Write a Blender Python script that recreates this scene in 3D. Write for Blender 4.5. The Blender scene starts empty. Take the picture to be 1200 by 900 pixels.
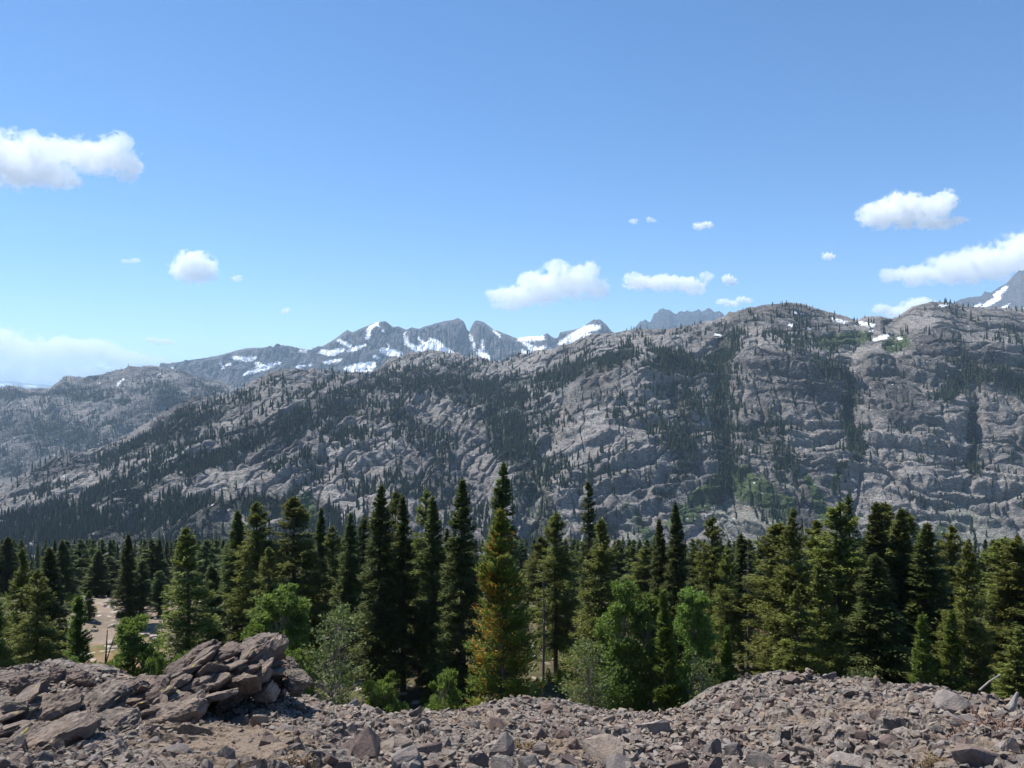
import bpy, bmesh, math, random
import numpy as np
from mathutils import Vector, Matrix, Euler

random.seed(7)
SC = bpy.context.scene
C = SC.collection
F = 942.0          # focal length in pixels of a 1200 px wide picture
HZ = 470.0         # row of the horizon in that picture

# ------------------------------------------------------------------ camera
cam_d = bpy.data.cameras.new("camera")
cam_d.sensor_width = 36.0
cam_d.lens = 36.0 * F / 1200.0
cam_d.shift_y = -(450.0 - HZ) / 1200.0
cam_d.clip_start = 0.05
cam_d.clip_end = 300000.0
cam = bpy.data.objects.new("camera", cam_d)
cam.location = (0, 0, 0)
cam.rotation_euler = (math.radians(90), 0, 0)
C.objects.link(cam)
SC.camera = cam

# ------------------------------------------------------------------ light
SUN_EL, SUN_AZ = math.radians(61), math.radians(-58)     # azimuth from +Y, negative = left
sun_vec = Vector((math.sin(SUN_AZ) * math.cos(SUN_EL), math.cos(SUN_AZ) * math.cos(SUN_EL), math.sin(SUN_EL)))
world = bpy.data.worlds.new("World")
SC.world = world
world.use_nodes = True
wn = world.node_tree
wn.nodes.clear()
wo = wn.nodes.new("ShaderNodeOutputWorld")
wb = wn.nodes.new("ShaderNodeBackground")
sky = wn.nodes.new("ShaderNodeTexSky")
sky.sky_type = 'NISHITA'
sky.sun_disc = False
sky.sun_elevation = SUN_EL
sky.sun_rotation = SUN_AZ
sky.altitude = 2800
sky.air_density = 1.0
sky.dust_density = 0.0
sky.ozone_density = 2.2
wb.inputs["Strength"].default_value = 0.112
whs = wn.nodes.new("ShaderNodeHueSaturation")
whs.inputs["Saturation"].default_value = 1.22
whs.inputs["Value"].default_value = 0.97
wn.links.new(sky.outputs[0], whs.inputs["Color"])
wn.links.new(whs.outputs[0], wb.inputs[0])
wn.links.new(wb.outputs[0], wo.inputs[0])

sun_d = bpy.data.lights.new("sun", 'SUN')
sun_d.energy = 5.0
sun_d.angle = math.radians(0.53)
sun_d.color = (1.0, 0.955, 0.89)
sun_o = bpy.data.objects.new("sun", sun_d)
sun_o.rotation_euler = (-sun_vec).to_track_quat('-Z', 'Y').to_euler()
sun_o.location = (0, 0, 60)
C.objects.link(sun_o)

SC.view_settings.view_transform = 'Standard'
SC.view_settings.look = 'None'
SC.view_settings.exposure = 0.70
SC.view_settings.gamma = 1.0
SC.view_settings.use_curve_mapping = False
SC.render.engine = 'CYCLES'
SC.cycles.use_denoising = True
SC.cycles.max_bounces = 16
SC.cycles.diffuse_bounces = 3
SC.cycles.glossy_bounces = 2
SC.cycles.transmission_bounces = 2
SC.cycles.volume_bounces = 14
SC.cycles.transparent_max_bounces = 8
SC.cycles.volume_step_rate = 1.0
SC.cycles.volume_max_steps = 256
SC.cycles.use_adaptive_sampling = True
SC.cycles.adaptive_threshold = 0.02

HAZE_TOP, HAZE_DENSITY = 1400.0, 5.2e-5

# ------------------------------------------------------------------ numeric helpers
_rs = np.random.RandomState(11)
PERM = np.concatenate([_rs.permutation(256)] * 2).astype(np.int32)
GR = _rs.normal(size=(256, 3)); GR /= np.linalg.norm(GR, axis=1)[:, None]


def perlin(x, y, z):
    xi = np.floor(x).astype(np.int64); yi = np.floor(y).astype(np.int64); zi = np.floor(z).astype(np.int64)
    xf = x - xi; yf = y - yi; zf = z - zi
    fx = xf * xf * xf * (xf * (xf * 6 - 15) + 10)
    fy = yf * yf * yf * (yf * (yf * 6 - 15) + 10)
    fz = zf * zf * zf * (zf * (zf * 6 - 15) + 10)
    xi &= 255; yi &= 255; zi &= 255
    res = 0
    for dx in (0, 1):
        wx = fx if dx else 1 - fx
        px_ = PERM[(xi + dx) & 255]
        for dy in (0, 1):
            wy = fy if dy else 1 - fy
            pxy = PERM[(px_ + yi + dy) & 255]
            for dz in (0, 1):
                wz = fz if dz else 1 - fz
                g = GR[PERM[(pxy + zi + dz) & 255]]
                res = res + wx * wy * wz * (g[..., 0] * (xf - dx) + g[..., 1] * (yf - dy) + g[..., 2] * (zf - dz))
    return res * 1.5


def fbm(x, y, z, s, octs=4, ridged=False, gain=0.5):
    """fractal noise of wavelength s (metres), roughly -1..1"""
    r = 0; a = 1.0; t = 0
    x = x / s; y = y / s; z = z / s
    for o in range(octs):
        n = perlin(x + o * 17.3, y + o * 7.1, z + o * 3.7)
        if ridged:
            n = 1 - 2 * np.abs(n)
        r = r + a * n; t += a
        a *= gain; x = x * 2.03; y = y * 2.03; z = z * 2.03
    return r / t


def sstep(a, b, x):
    t = np.clip((x - a) / (b - a), 0, 1)
    return t * t * (3 - 2 * t)


def curve(pts, x):
    p = np.array(pts, float)
    return np.interp(x, p[:, 0], p[:, 1])


def seg_dist(px, py, pts):
    """distance in pixels from (px, py) to a polyline, and the width interpolated along it when given"""
    best = np.full(np.shape(px), 1e9); wid = np.ones(np.shape(px))
    for a, b in zip(pts[:-1], pts[1:]):
        ax, ay, bx, by = a[0], a[1], b[0], b[1]
        dx, dy = bx - ax, by - ay
        t = np.clip(((px - ax) * dx + (py - ay) * dy) / max(dx * dx + dy * dy, 1e-6), 0, 1)
        d = np.hypot(px - ax - t * dx, py - ay - t * dy)
        w = (a[2] + (b[2] - a[2]) * t) if len(a) > 2 else 1.0
        m = d < best
        best = np.where(m, d, best); wid = np.where(m, w, wid)
    return best, wid


# ------------------------------------------------------------------ mesh helpers
def mesh_np(name, verts, faces, mat=None, smooth=False, attrs=None, matidx=None):
    """faces: (n, k) array with k = 3 or 4"""
    verts = np.ascontiguousarray(verts, dtype=np.float32)
    faces = np.ascontiguousarray(faces, dtype=np.int32)
    n, k = faces.shape
    me = bpy.data.meshes.new(name)
    me.vertices.add(len(verts)); me.vertices.foreach_set("co", verts.ravel())
    me.loops.add(n * k); me.loops.foreach_set("vertex_index", faces.ravel())
    me.polygons.add(n)
    me.polygons.foreach_set("loop_start", np.arange(0, n * k, k, dtype=np.int32))
    try:
        me.polygons.foreach_set("loop_total", np.full(n, k, dtype=np.int32))
    except Exception:
        pass
    me.polygons.foreach_set("use_smooth", np.full(n, bool(smooth)))
    mats = mat if isinstance(mat, (list, tuple)) else [mat]
    for m in mats:
        if m: me.materials.append(m)
    if matidx is not None:
        me.polygons.foreach_set("material_index", np.ascontiguousarray(matidx, dtype=np.int32))
    me.update(calc_edges=True)
    for k_, v in (attrs or {}).items():
        a = me.attributes.new(k_, 'FLOAT', 'POINT')
        a.data.foreach_set("value", np.ascontiguousarray(v, dtype=np.float32).ravel())
    return me


def grid_faces(nr, nc):
    i = np.arange(nr - 1)[:, None] * nc + np.arange(nc - 1)[None, :]
    return np.stack([i, i + 1, i + nc + 1, i + nc], -1).reshape(-1, 4)


def tag(o, label=None, cat=None, group=None, kind=None):
    if label: o['label'] = label
    if cat: o['category'] = cat
    if group: o['group'] = group
    if kind: o['kind'] = kind
    return o


def link(name, me, parent=None, loc=None):
    o = bpy.data.objects.new(name, me)
    C.objects.link(o)
    if parent: o.parent = parent
    if loc: o.location = loc
    return o


# ------------------------------------------------------------------ materials
class NT:
    def __init__(self, name):
        self.m = bpy.data.materials.new(name); self.m.use_nodes = True
        self.t = self.m.node_tree
        self.b = self.t.nodes["Principled BSDF"]
        self.out = self.t.nodes["Material Output"]
        self.b.inputs["Specular IOR Level"].default_value = 0.2
    def n(self, typ, **kw):
        nd = self.t.nodes.new(typ)
        for k, v in kw.items():
            if k.startswith("i_"):
                nd.inputs[k[2:]].default_value = v
            else:
                setattr(nd, k, v)
        return nd
    def l(self, a, b): self.t.links.new(a, b)
    def coord(self, kind="Object"):
        return self.n("ShaderNodeTexCoord").outputs[kind]
    def noise(self, co, scale, detail=5, rough=0.55, dist=0.0):
        nd = self.n("ShaderNodeTexNoise"); nd.inputs["Scale"].default_value = scale
        nd.inputs["Detail"].default_value = detail; nd.inputs["Roughness"].default_value = rough
        nd.inputs["Distortion"].default_value = dist
        self.l(co, nd.inputs["Vector"]); return nd.outputs[0]
    def vor(self, co, scale, feature='F1', out="Distance"):
        nd = self.n("ShaderNodeTexVoronoi", feature=feature); nd.inputs["Scale"].default_value = scale
        self.l(co, nd.inputs["Vector"]); return nd.outputs[out]
    def ramp(self, fac, stops, interp='LINEAR'):
        nd = self.n("ShaderNodeValToRGB"); nd.color_ramp.interpolation = interp
        el = nd.color_ramp.elements
        while len(el) < len(stops): el.new(0.5)
        for e, (p, c) in zip(el, stops):
            e.position = p; e.color = (c[0], c[1], c[2], 1) if not np.isscalar(c) else (c, c, c, 1)
        self.l(fac, nd.inputs[0]); return nd.outputs[0]
    def mix(self, fac, a, b, mode='MIX'):
        nd = self.n("ShaderNodeMix", data_type='RGBA', blend_type=mode)
        for s, v in ((nd.inputs[0], fac), (nd.inputs[6], a), (nd.inputs[7], b)):
            if isinstance(v, bpy.types.NodeSocket): self.l(v, s)
            elif np.isscalar(v): s.default_value = v
            else: s.default_value = (v[0], v[1], v[2], 1)
        return nd.outputs[2]
    def math(self, op, a, b=None, clamp=False):
        nd = self.n("ShaderNodeMath", operation=op, use_clamp=clamp)
        for s, v in zip(nd.inputs, (a, b)):
            if v is None: continue
            if isinstance(v, bpy.types.NodeSocket): self.l(v, s)
            else: s.default_value = v
        return nd.outputs[0]
    def attr(self, name):
        nd = self.n("ShaderNodeAttribute", attribute_name=name); return nd.outputs["Fac"]
    def bump(self, h, dist, strength=1.0):
        nd = self.n("ShaderNodeBump"); nd.inputs["Distance"].default_value = dist
        nd.inputs["Strength"].default_value = strength
        self.l(h, nd.inputs["Height"]); self.l(nd.outputs[0], self.b.inputs["Normal"])
    def base(self, c, rough=0.9):
        if isinstance(c, bpy.types.NodeSocket): self.l(c, self.b.inputs["Base Color"])
        else: self.b.inputs["Base Color"].default_value = (c[0], c[1], c[2], 1)
        self.b.inputs["Roughness"].default_value = rough
        return self.m


def granite(name, s, light, mid, dark, forest=None, scrub_amt=0.0):
    """bare mountain rock: s = size in metres of the large patches"""
    t = NT(name)
    co = t.coord()
    a = t.noise(co, 1 / s, 8, 0.6)
    col = t.ramp(a, [(0.38, dark), (0.47, mid), (0.56, light)])
    mp = t.n("ShaderNodeMapping"); mp.inputs["Scale"].default_value = (1, 1, 2.6)
    mp.inputs["Rotation"].default_value = (0, math.radians(28), 0)
    t.l(co, mp.inputs[0])
    b = t.noise(mp.outputs[0], 12 / s, 6, 0.65, 0.6)
    col = t.mix(t.ramp(b, [(0.42, 0.0), (0.58, 0.75)]), col, t.mix(0.5, col, dark))
    w = t.noise(co, 3.1 / s, 5, 0.6)
    col = t.mix(t.ramp(w, [(0.52, 0.0), (0.7, 0.55)]), col, (light[0] * 1.0, light[1] * 0.92, light[2] * 0.83))
    # crack lines
    v = t.vor(mp.outputs[0], 16 / s, 'DISTANCE_TO_EDGE')
    col = t.mix(t.ramp(v, [(0.0, 0.55), (0.05, 0.0)]), col, dark)
    if forest:   # low scrub and heath where the attribute says so
        f = t.attr("veg")
        fn = t.noise(co, 14 / s, 5, 0.7)
        fm = t.math('ADD', f, t.math('MULTIPLY', t.math('SUBTRACT', fn, 0.5), 1.1))
        col = t.mix(t.ramp(fm, [(0.42, 0.0), (0.58, 1.0)]), col, forest)
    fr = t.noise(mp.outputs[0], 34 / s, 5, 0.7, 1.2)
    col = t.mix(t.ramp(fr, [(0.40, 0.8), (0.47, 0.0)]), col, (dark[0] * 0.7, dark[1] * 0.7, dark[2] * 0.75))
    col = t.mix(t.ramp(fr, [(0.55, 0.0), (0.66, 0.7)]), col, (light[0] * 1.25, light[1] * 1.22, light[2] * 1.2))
    g = t.attr("green")
    gm = t.math('ADD', g, t.math('MULTIPLY', t.math('SUBTRACT', t.noise(co, 9 / s, 6, 0.75), 0.58), 2.2))
    gc = t.ramp(t.noise(co, 30 / s, 3, 0.6), [(0.35, (0.05, 0.09, 0.03)), (0.65, (0.11, 0.17, 0.045))])
    col = t.mix(t.ramp(gm, [(0.42, 0.0), (0.6, 0.9)]), col, gc)
    tl = t.attr("talus")
    tm = t.math('ADD', tl, t.math('MULTIPLY', t.math('SUBTRACT', t.noise(co, 18 / s, 5, 0.75), 0.5), 1.2))
    tc = t.ramp(t.vor(co, 90 / s), [(0.1, (0.58, 0.56, 0.52)), (0.6, (0.28, 0.28, 0.23))])
    col = t.mix(t.ramp(tm, [(0.45, 0.0), (0.6, 0.9)]), col, tc)
    sn = t.attr("snow")
    sm = t.math('ADD', sn, t.math('MULTIPLY', t.math('SUBTRACT', t.noise(mp.outputs[0], 22 / s, 7, 0.78), 0.5), 4.2))
    sf = t.ramp(sm, [(0.46, 0.0), (0.52, 1.0)])
    col = t.mix(sf, col, (0.88, 0.9, 0.93))
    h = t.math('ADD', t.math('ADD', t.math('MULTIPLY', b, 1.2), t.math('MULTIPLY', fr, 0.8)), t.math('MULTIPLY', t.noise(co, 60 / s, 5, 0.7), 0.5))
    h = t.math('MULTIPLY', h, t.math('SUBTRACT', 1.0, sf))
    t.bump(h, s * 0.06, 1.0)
    return t.base(col, 0.95)


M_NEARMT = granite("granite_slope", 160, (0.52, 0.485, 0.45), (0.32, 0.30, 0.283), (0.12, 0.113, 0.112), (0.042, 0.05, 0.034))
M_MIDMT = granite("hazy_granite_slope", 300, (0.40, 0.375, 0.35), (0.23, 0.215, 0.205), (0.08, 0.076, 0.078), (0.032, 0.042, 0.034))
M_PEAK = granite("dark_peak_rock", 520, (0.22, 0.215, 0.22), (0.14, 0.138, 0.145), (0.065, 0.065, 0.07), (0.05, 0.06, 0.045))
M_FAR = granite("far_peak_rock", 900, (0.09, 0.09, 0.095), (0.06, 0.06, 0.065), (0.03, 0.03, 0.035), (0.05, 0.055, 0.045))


def valley_mat():
    t = NT("forest_floor")
    co = t.coord()
    a = t.noise(co, 1 / 14, 6, 0.6)
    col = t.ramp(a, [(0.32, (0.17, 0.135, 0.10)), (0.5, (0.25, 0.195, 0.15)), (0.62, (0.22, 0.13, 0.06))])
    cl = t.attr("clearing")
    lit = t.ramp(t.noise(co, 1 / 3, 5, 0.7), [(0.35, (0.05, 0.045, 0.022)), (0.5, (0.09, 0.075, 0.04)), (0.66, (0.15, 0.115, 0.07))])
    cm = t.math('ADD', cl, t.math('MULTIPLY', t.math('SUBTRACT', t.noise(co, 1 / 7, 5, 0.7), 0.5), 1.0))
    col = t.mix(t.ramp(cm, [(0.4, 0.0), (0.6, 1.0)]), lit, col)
    g = t.noise(co, 1 / 9, 5, 0.6)
    col = t.mix(t.ramp(g, [(0.50, 0.0), (0.62, 0.8)]), col, (0.10, 0.11, 0.04))
    v = t.vor(co, 1 / 1.3)
    n2 = t.noise(co, 1 / 22, 3, 0.5)
    col = t.mix(t.math('MULTIPLY', t.ramp(v, [(0.25, 1.0), (0.33, 0.0)]), t.ramp(n2, [(0.5, 0.0), (0.56, 0.9)])), col, (0.45, 0.40, 0.34))
    t.bump(t.noise(co, 1.1, 8, 0.7), 0.5, 0.8)
    return t.base(col, 0.95)


def ledge_mat():
    t = NT("talus_ground")
    co = t.coord()
    a = t.noise(co, 0.9, 6, 0.6)
    col = t.ramp(a, [(0.3, (0.147, 0.119, 0.102)), (0.5, (0.193, 0.158, 0.134)), (0.66, (0.239, 0.193, 0.152))])
    s = t.attr("sand")
    v = t.vor(co, 26, out="Color")
    nd = t.n("ShaderNodeSeparateColor"); t.l(v, nd.inputs[0])
    peb = t.ramp(nd.outputs[0], [(0.0, (0.082, 0.069, 0.062)), (0.4, (0.174, 0.152, 0.138)), (0.75, (0.248, 0.221, 0.198)), (1.0, (0.304, 0.248, 0.184))])
    col = t.mix(0.6, col, peb)
    fine = t.noise(co, 60, 3, 0.7)
    sand = t.ramp(fine, [(0.35, (0.138, 0.099, 0.072)), (0.55, (0.230, 0.170, 0.119)), (0.7, (0.304, 0.239, 0.174))])
    sm = t.math('ADD', s, t.math('MULTIPLY', t.math('SUBTRACT', t.noise(co, 4, 5, 0.7), 0.5), 1.0))
    col = t.mix(t.ramp(sm, [(0.4, 0.0), (0.6, 0.85)]), col, sand)
    h = t.math('ADD', t.math('MULTIPLY', t.vor(co, 26), -0.6), t.noise(co, 35, 6, 0.7))
    t.bump(h, 0.03, 0.9)
    return t.base(col, 0.9)


def rock_mat(name, palette, island=True, strata=False, lichen=0.0):
    t = NT(name)
    co = t.coord()
    if island:
        r = t.n("ShaderNodeNewGeometry").outputs["Random Per Island"]
    else:
        r = t.n("ShaderNodeObjectInfo").outputs["Random"]
    k = len(palette)
    col = t.ramp(r, [(i / k, c) for i, c in enumerate(palette)], 'CONSTANT')
    n1 = t.noise(co, 7, 6, 0.65)
    col = t.mix(0.8, col, t.ramp(n1, [(0.28, 0.55), (0.5, 1.0), (0.72, 1.35)]), 'MULTIPLY')
    n2 = t.noise(co, 2.3, 4, 0.6)
    col = t.mix(t.ramp(n2, [(0.56, 0.0), (0.72, 0.45)]), col, (0.331, 0.221, 0.147))
    h = t.math('MULTIPLY', t.noise(co, 22, 7, 0.7), 1.0)
    if strata:
        mp = t.n("ShaderNodeMapping"); mp.inputs["Scale"].default_value = (1, 1, 9)
        t.l(co, mp.inputs[0])
        st = t.noise(mp.outputs[0], 3.5, 6, 0.6)
        col = t.mix(0.7, col, t.ramp(st, [(0.32, 0.6), (0.5, 1.0), (0.68, 1.25)]), 'MULTIPLY')
        h = t.math('ADD', h, t.math('MULTIPLY', st, 2.0))
    if lichen:
        ln = t.noise(co, 11, 2, 0.5)
        col = t.mix(t.ramp(ln, [(0.735, 0.0), (0.75, lichen)]), col, (0.386, 0.350, 0.055))
    t.bump(h, 0.022, 0.9)
    return t.base(col, 0.88)


PAL = [(0.180, 0.155, 0.136), (0.228, 0.195, 0.170), (0.163, 0.125, 0.104), (0.204, 0.165, 0.136), (0.137, 0.117, 0.104),
       (0.252, 0.212, 0.178), (0.187, 0.143, 0.115), (0.215, 0.192, 0.171), (0.246, 0.191, 0.144), (0.143, 0.109, 0.092)]
M_RUBBLE = rock_mat("rubble_stone", PAL, True)
M_STONE = {
    'grey': rock_mat("grey_stone", [(0.181, 0.157, 0.144), (0.222, 0.192, 0.174), (0.156, 0.136, 0.126), (0.200, 0.172, 0.155)], False),
    'brown': rock_mat("brown_stone", [(0.169, 0.126, 0.109), (0.194, 0.147, 0.125), (0.150, 0.110, 0.098)], False),
    'tan': rock_mat("tan_stone", [(0.260, 0.210, 0.166), (0.281, 0.229, 0.187), (0.237, 0.179, 0.135)], False),
    'pale': rock_mat("pale_stone", [(0.283, 0.247, 0.221), (0.314, 0.271, 0.237)], False),
}
M_OUTCROP = rock_mat("outcrop_rock", [(0.155, 0.120, 0.098), (0.176, 0.140, 0.115), (0.136, 0.102, 0.086), (0.166, 0.137, 0.113)], False, True, 0.8)
M_LEDGE = ledge_mat()
M_VALLEY = valley_mat()


def leaf_mat(name, a, b, trans=0.3, obj_var=0.25):
    t = NT(name)
    r = t.n("ShaderNodeNewGeometry").outputs["Random Per Island"]
    o = t.n("ShaderNodeObjectInfo").outputs["Random"]
    col = t.mix(r, a, b)
    hs = t.n("ShaderNodeHueSaturation")
    t.l(col, hs.inputs["Color"])
    t.l(t.math('ADD', t.math('MULTIPLY', o, obj_var * 2), 1 - obj_var), hs.inputs["Value"])
    t.l(t.math('ADD', t.math('MULTIPLY', o, 0.03), 0.485), hs.inputs["Hue"])
    col = hs.outputs[0]
    t.base(col, 0.7)
    tr = t.n("ShaderNodeBsdfTranslucent")
    t.l(t.mix(0.5, col, (b[0] * 1.2, b[1] * 1.3, b[2] * 0.6)), tr.inputs[0])
    mx = t.n("ShaderNodeMixShader"); mx.inputs[0].default_value = trans
    t.l(t.b.outputs[0], mx.inputs[1]); t.l(tr.outputs[0], mx.inputs[2])
    t.l(mx.outputs[0], t.out.inputs[0])
    return t.m


M_FIR = leaf_mat("fir_needles", (0.053, 0.074, 0.024), (0.128, 0.152, 0.040))
M_PINE = leaf_mat("pine_needles", (0.079, 0.099, 0.025), (0.191, 0.203, 0.045))
M_OLIVE = leaf_mat("young_pine_needles", (0.059, 0.093, 0.022), (0.149, 0.186, 0.035))
M_YELLOW = leaf_mat("yellow_green_needles", (0.059, 0.093, 0.018), (0.159, 0.186, 0.032))
M_RUST = leaf_mat("rusty_needles", (0.283, 0.112, 0.025), (0.425, 0.213, 0.045), 0.3)
M_ASPEN = leaf_mat("aspen_leaves", (0.085, 0.134, 0.032), (0.183, 0.252, 0.060), 0.42)
M_WILLOW = leaf_mat("grey_green_leaves", (0.088, 0.118, 0.050), (0.177, 0.213, 0.085), 0.35)
M_FARTREE = leaf_mat("far_needles", (0.022, 0.032, 0.017), (0.044, 0.056, 0.026), 0.1, 0.1)


def bark_mat(name, a, b):
    t = NT(name)
    co = t.coord()
    mp = t.n("ShaderNodeMapping"); mp.inputs["Scale"].default_value = (1, 1, 0.2); t.l(co, mp.inputs[0])
    n = t.noise(mp.outputs[0], 9, 5, 0.7)
    t.bump(n, 0.05, 0.8)
    return t.base(t.ramp(n, [(0.35, a), (0.65, b)]), 0.95)


M_BARK = bark_mat("conifer_bark", (0.05, 0.038, 0.03), (0.15, 0.115, 0.09))
M_DEAD = bark_mat("dead_wood", (0.18, 0.165, 0.15), (0.38, 0.35, 0.31))
M_ABARK = bark_mat("pale_bark", (0.16, 0.14, 0.11), (0.36, 0.33, 0.28))
M_SNAG = bark_mat("weathered_wood", (0.09, 0.08, 0.07), (0.20, 0.175, 0.155))
M_DRY = leaf_mat("dry_twigs", (0.20, 0.12, 0.08), (0.32, 0.20, 0.14), 0.1)

# ------------------------------------------------------------------ terrain near the camera
YC = 9.0
CREST = [(-900, 800), (-300, 785), (0, 789), (60, 790), (130, 796), (200, 792), (300, 800), (350, 812), (400, 820), (430, 818), (455, 824),
         (500, 824), (540, 824), (600, 820), (640, 826), (700, 834), (760, 837), (800, 834), (830, 824), (850, 812), (880, 804), (915, 798),
         (960, 793), (1000, 790), (1060, 788), (1085, 802), (1095, 817), (1130, 818), (1180, 824), (1200, 827), (1500, 822), (2100, 835)]


def shelf_z(Y):
    return np.interp(Y, [9, 14, 30, 45, 60, 80, 100, 130, 200, 300, 600, 900, 1200],
                     [-3.4, -7.5, -18.5, -22.0, -23.4, -24.6, -25.8, -31.5, -49, -73, -140, -185, -230])


def ledge_base(x, Y):
    zc = -(curve(CREST, 600 + x / YC * F) - HZ) / F * YC
    z0 = np.interp(Y, [-6, 0, 4.5, 9.0], [-1.3, -1.62, -2.04, -3.4])
    k = np.clip((Y - 3.5) / (YC - 3.5), 0, 1) ** 1.3
    on = z0 + (zc + 3.4) * k
    yc = YC + 0.35 * np.sin(x * 0.9) + 0.2 * np.sin(x * 2.3 + 1)
    drop = np.clip(Y - yc, 0, None)
    z = on - drop * 0.75 * (1 - np.exp(-drop / 0.8)) - 0.0
    return np.where(Y > yc, zc + (Y - YC) * -0.02 - drop * 0.75 * (1 - np.exp(-drop / 0.8)), z)


class Shards:
    """tilted flat cells, the relief of broken stone"""
    def __init__(self, cell, amp, tilt, seed):
        r = np.random.RandomState(seed)
        self.c, self.amp, self.tilt, self.n = cell, amp, tilt, 64
        self.j = r.rand(64, 64, 2); self.h = r.rand(64, 64); self.t = r.normal(size=(64, 64, 2))
    def __call__(self, x, y):
        u = x / self.c; v = y / self.c
        iu = np.floor(u).astype(int); iv = np.floor(v).astype(int)
        bd = np.full(u.shape, 1e9); bh = np.zeros(u.shape)
        for du in (-1, 0, 1):
            for dv in (-1, 0, 1):
                a = (iu + du) % 64; b = (iv + dv) % 64
                cx = iu + du + self.j[a, b, 0]; cy = iv + dv + self.j[a, b, 1]
                ddx = u - cx; ddy = v - cy
                d = np.abs(ddx) * 0.8 + np.abs(ddy) + 0.25 * self.h[a, b]
                m = d < bd
                hh = self.h[a, b] * self.amp + (ddx * self.t[a, b, 0] + ddy * self.t[a, b, 1]) * self.tilt
                bd = np.where(m, d, bd); bh = np.where(m, hh, bh)
        return bh


SH1, SH2, SH3 = Shards(0.42, 0.10, 0.055, 1), Shards(0.17, 0.05, 0.028, 2), Shards(0.08, 0.022, 0.014, 3)


def sand_amt(x, Y):
    px = 600 + x / Y * F
    py = HZ - ledge_base(x, Y) / Y * F
    s = np.exp(-(((px - 270) / 120) ** 2 + ((py - 862) / 32) ** 2))
    s = np.maximum(s, 0.62 * np.exp(-(((px - 560) / 90) ** 2 + ((py - 838) / 12) ** 2)))
    s = np.maximum(s, 0.55 * np.exp(-(((px - 1010) / 110) ** 2 + ((py - 820) / 20) ** 2)))
    s = np.maximum(s, 0.9 * np.exp(-(((px - 1150) / 90) ** 2 + ((py - 868) / 18) ** 2)))
    s = np.maximum(s, 0.8 * np.exp(-(((px - 650) / 70) ** 2 + ((py - 862) / 12) ** 2)))
    s = np.maximum(s, 0.6 * np.exp(-(((px - 940) / 60) ** 2 + ((py - 835) / 16) ** 2)))
    return s


def ledge_z(x, Y):
    s = sand_amt(x, np.maximum(Y, 1.0))
    calm = 1 - 0.55 * sstep(6.8, 8.8, Y)
    lump = 0.16 * fbm(x, Y, 0 * x, 2.2, 3) * calm
    rough = (1 - 0.8 * np.clip(s, 0, 1)) * calm
    r = SH1(x, Y) * (0.5 + 0.8 * sstep(-0.2, 0.4, fbm(x, Y, 0 * x + 9, 1.6, 2))) + SH2(x + 3, Y) + SH3(x, Y + 5)
    return ledge_base(x, Y) + lump * 0.5 + (r - 0.13) * rough - 0.05 + 0.012 * fbm(x, Y, 0 * x, 0.12, 2)


xs = np.arange(-9.5, 9.5001, 0.024); ys = np.arange(2.2, 10.6, 0.022)
X, Yg = np.meshgrid(xs, ys)
Z = ledge_z(X, Yg)
Z = np.where(Yg > 10.0, Z - (Yg - 10.0) * 0.5, Z)
me = mesh_np("ground", np.stack([X, Yg, Z], -1).reshape(-1, 3), grid_faces(len(ys), len(xs)), M_LEDGE, False,
             {"sand": sand_amt(X, Yg)})
tag(link("ground", me), "broken stone ledge with patches of tan gravel in the foreground", kind="structure")

# the coarse ground all round: under the ledge, behind the camera and out over the shelf to the foot of the mountains
def outer_z(x, Y):
    near = ledge_base(x, np.maximum(Y, 0.5)) - 0.22
    far = shelf_z(Y) + 1.2 * fbm(x, Y, 0 * x, 30, 3) * sstep(20, 60, Y) + 0.5 * fbm(x, Y, 0 * x, 5, 3, True) * sstep(40, 60, Y) + (6 * fbm(x, Y, 0 * x, 170, 3)) * sstep(160, 400, Y)
    return np.where(Y < 10.3, near, np.where(Y < 14, near + (far - near) * sstep(10.3, 14, Y), far))


ang = np.concatenate([np.linspace(-1.6, 1.6, 520)])
Yr = np.concatenate([[-60, -20, -5, 0.3, 1, 2], np.arange(3, 14, 0.5), np.geomspace(14, 130, 150), np.geomspace(132, 1250, 130)])
wide = np.maximum(np.abs(Yr), 25)
X2 = wide[:, None] * np.sinh(ang)[None, :] * 0.9
Y2 = np.repeat(Yr[:, None], len(ang), 1)
Z2 = np.where(Y2 < 1, -1.9 + 0 * X2, outer_z(X2, np.maximum(Y2, 0.5)))
pv2 = 600 + X2 / np.maximum(Y2, 1) * F
CLR = np.exp(-(((pv2 - 140) / 80) ** 2)) * sstep(60, 72, Y2) * sstep(128, 112, Y2)
CLR = np.maximum(CLR, 0.62 * np.exp(-((pv2 - 660) / 40) ** 2) * sstep(75, 85, Y2) * sstep(125, 110, Y2))
CLR = np.maximum(CLR, 0.62 * np.exp(-((pv2 - 885) / 25) ** 2) * sstep(75, 85, Y2) * sstep(125, 110, Y2))
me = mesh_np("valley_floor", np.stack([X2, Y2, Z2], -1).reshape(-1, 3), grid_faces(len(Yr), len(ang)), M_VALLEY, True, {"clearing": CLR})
tag(link("valley_floor", me), "forest floor with a pale clearing dropping away below the ledge", kind="structure")


def ground_at(x, Y):
    a = np.array([float(x)]); b = np.array([float(Y)])
    return float(outer_z(a, b)[0])


# ------------------------------------------------------------------ mountains
def xz(px, py, Y):
    return (px - 600) / F * Y, (HZ - py) / F * Y


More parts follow.
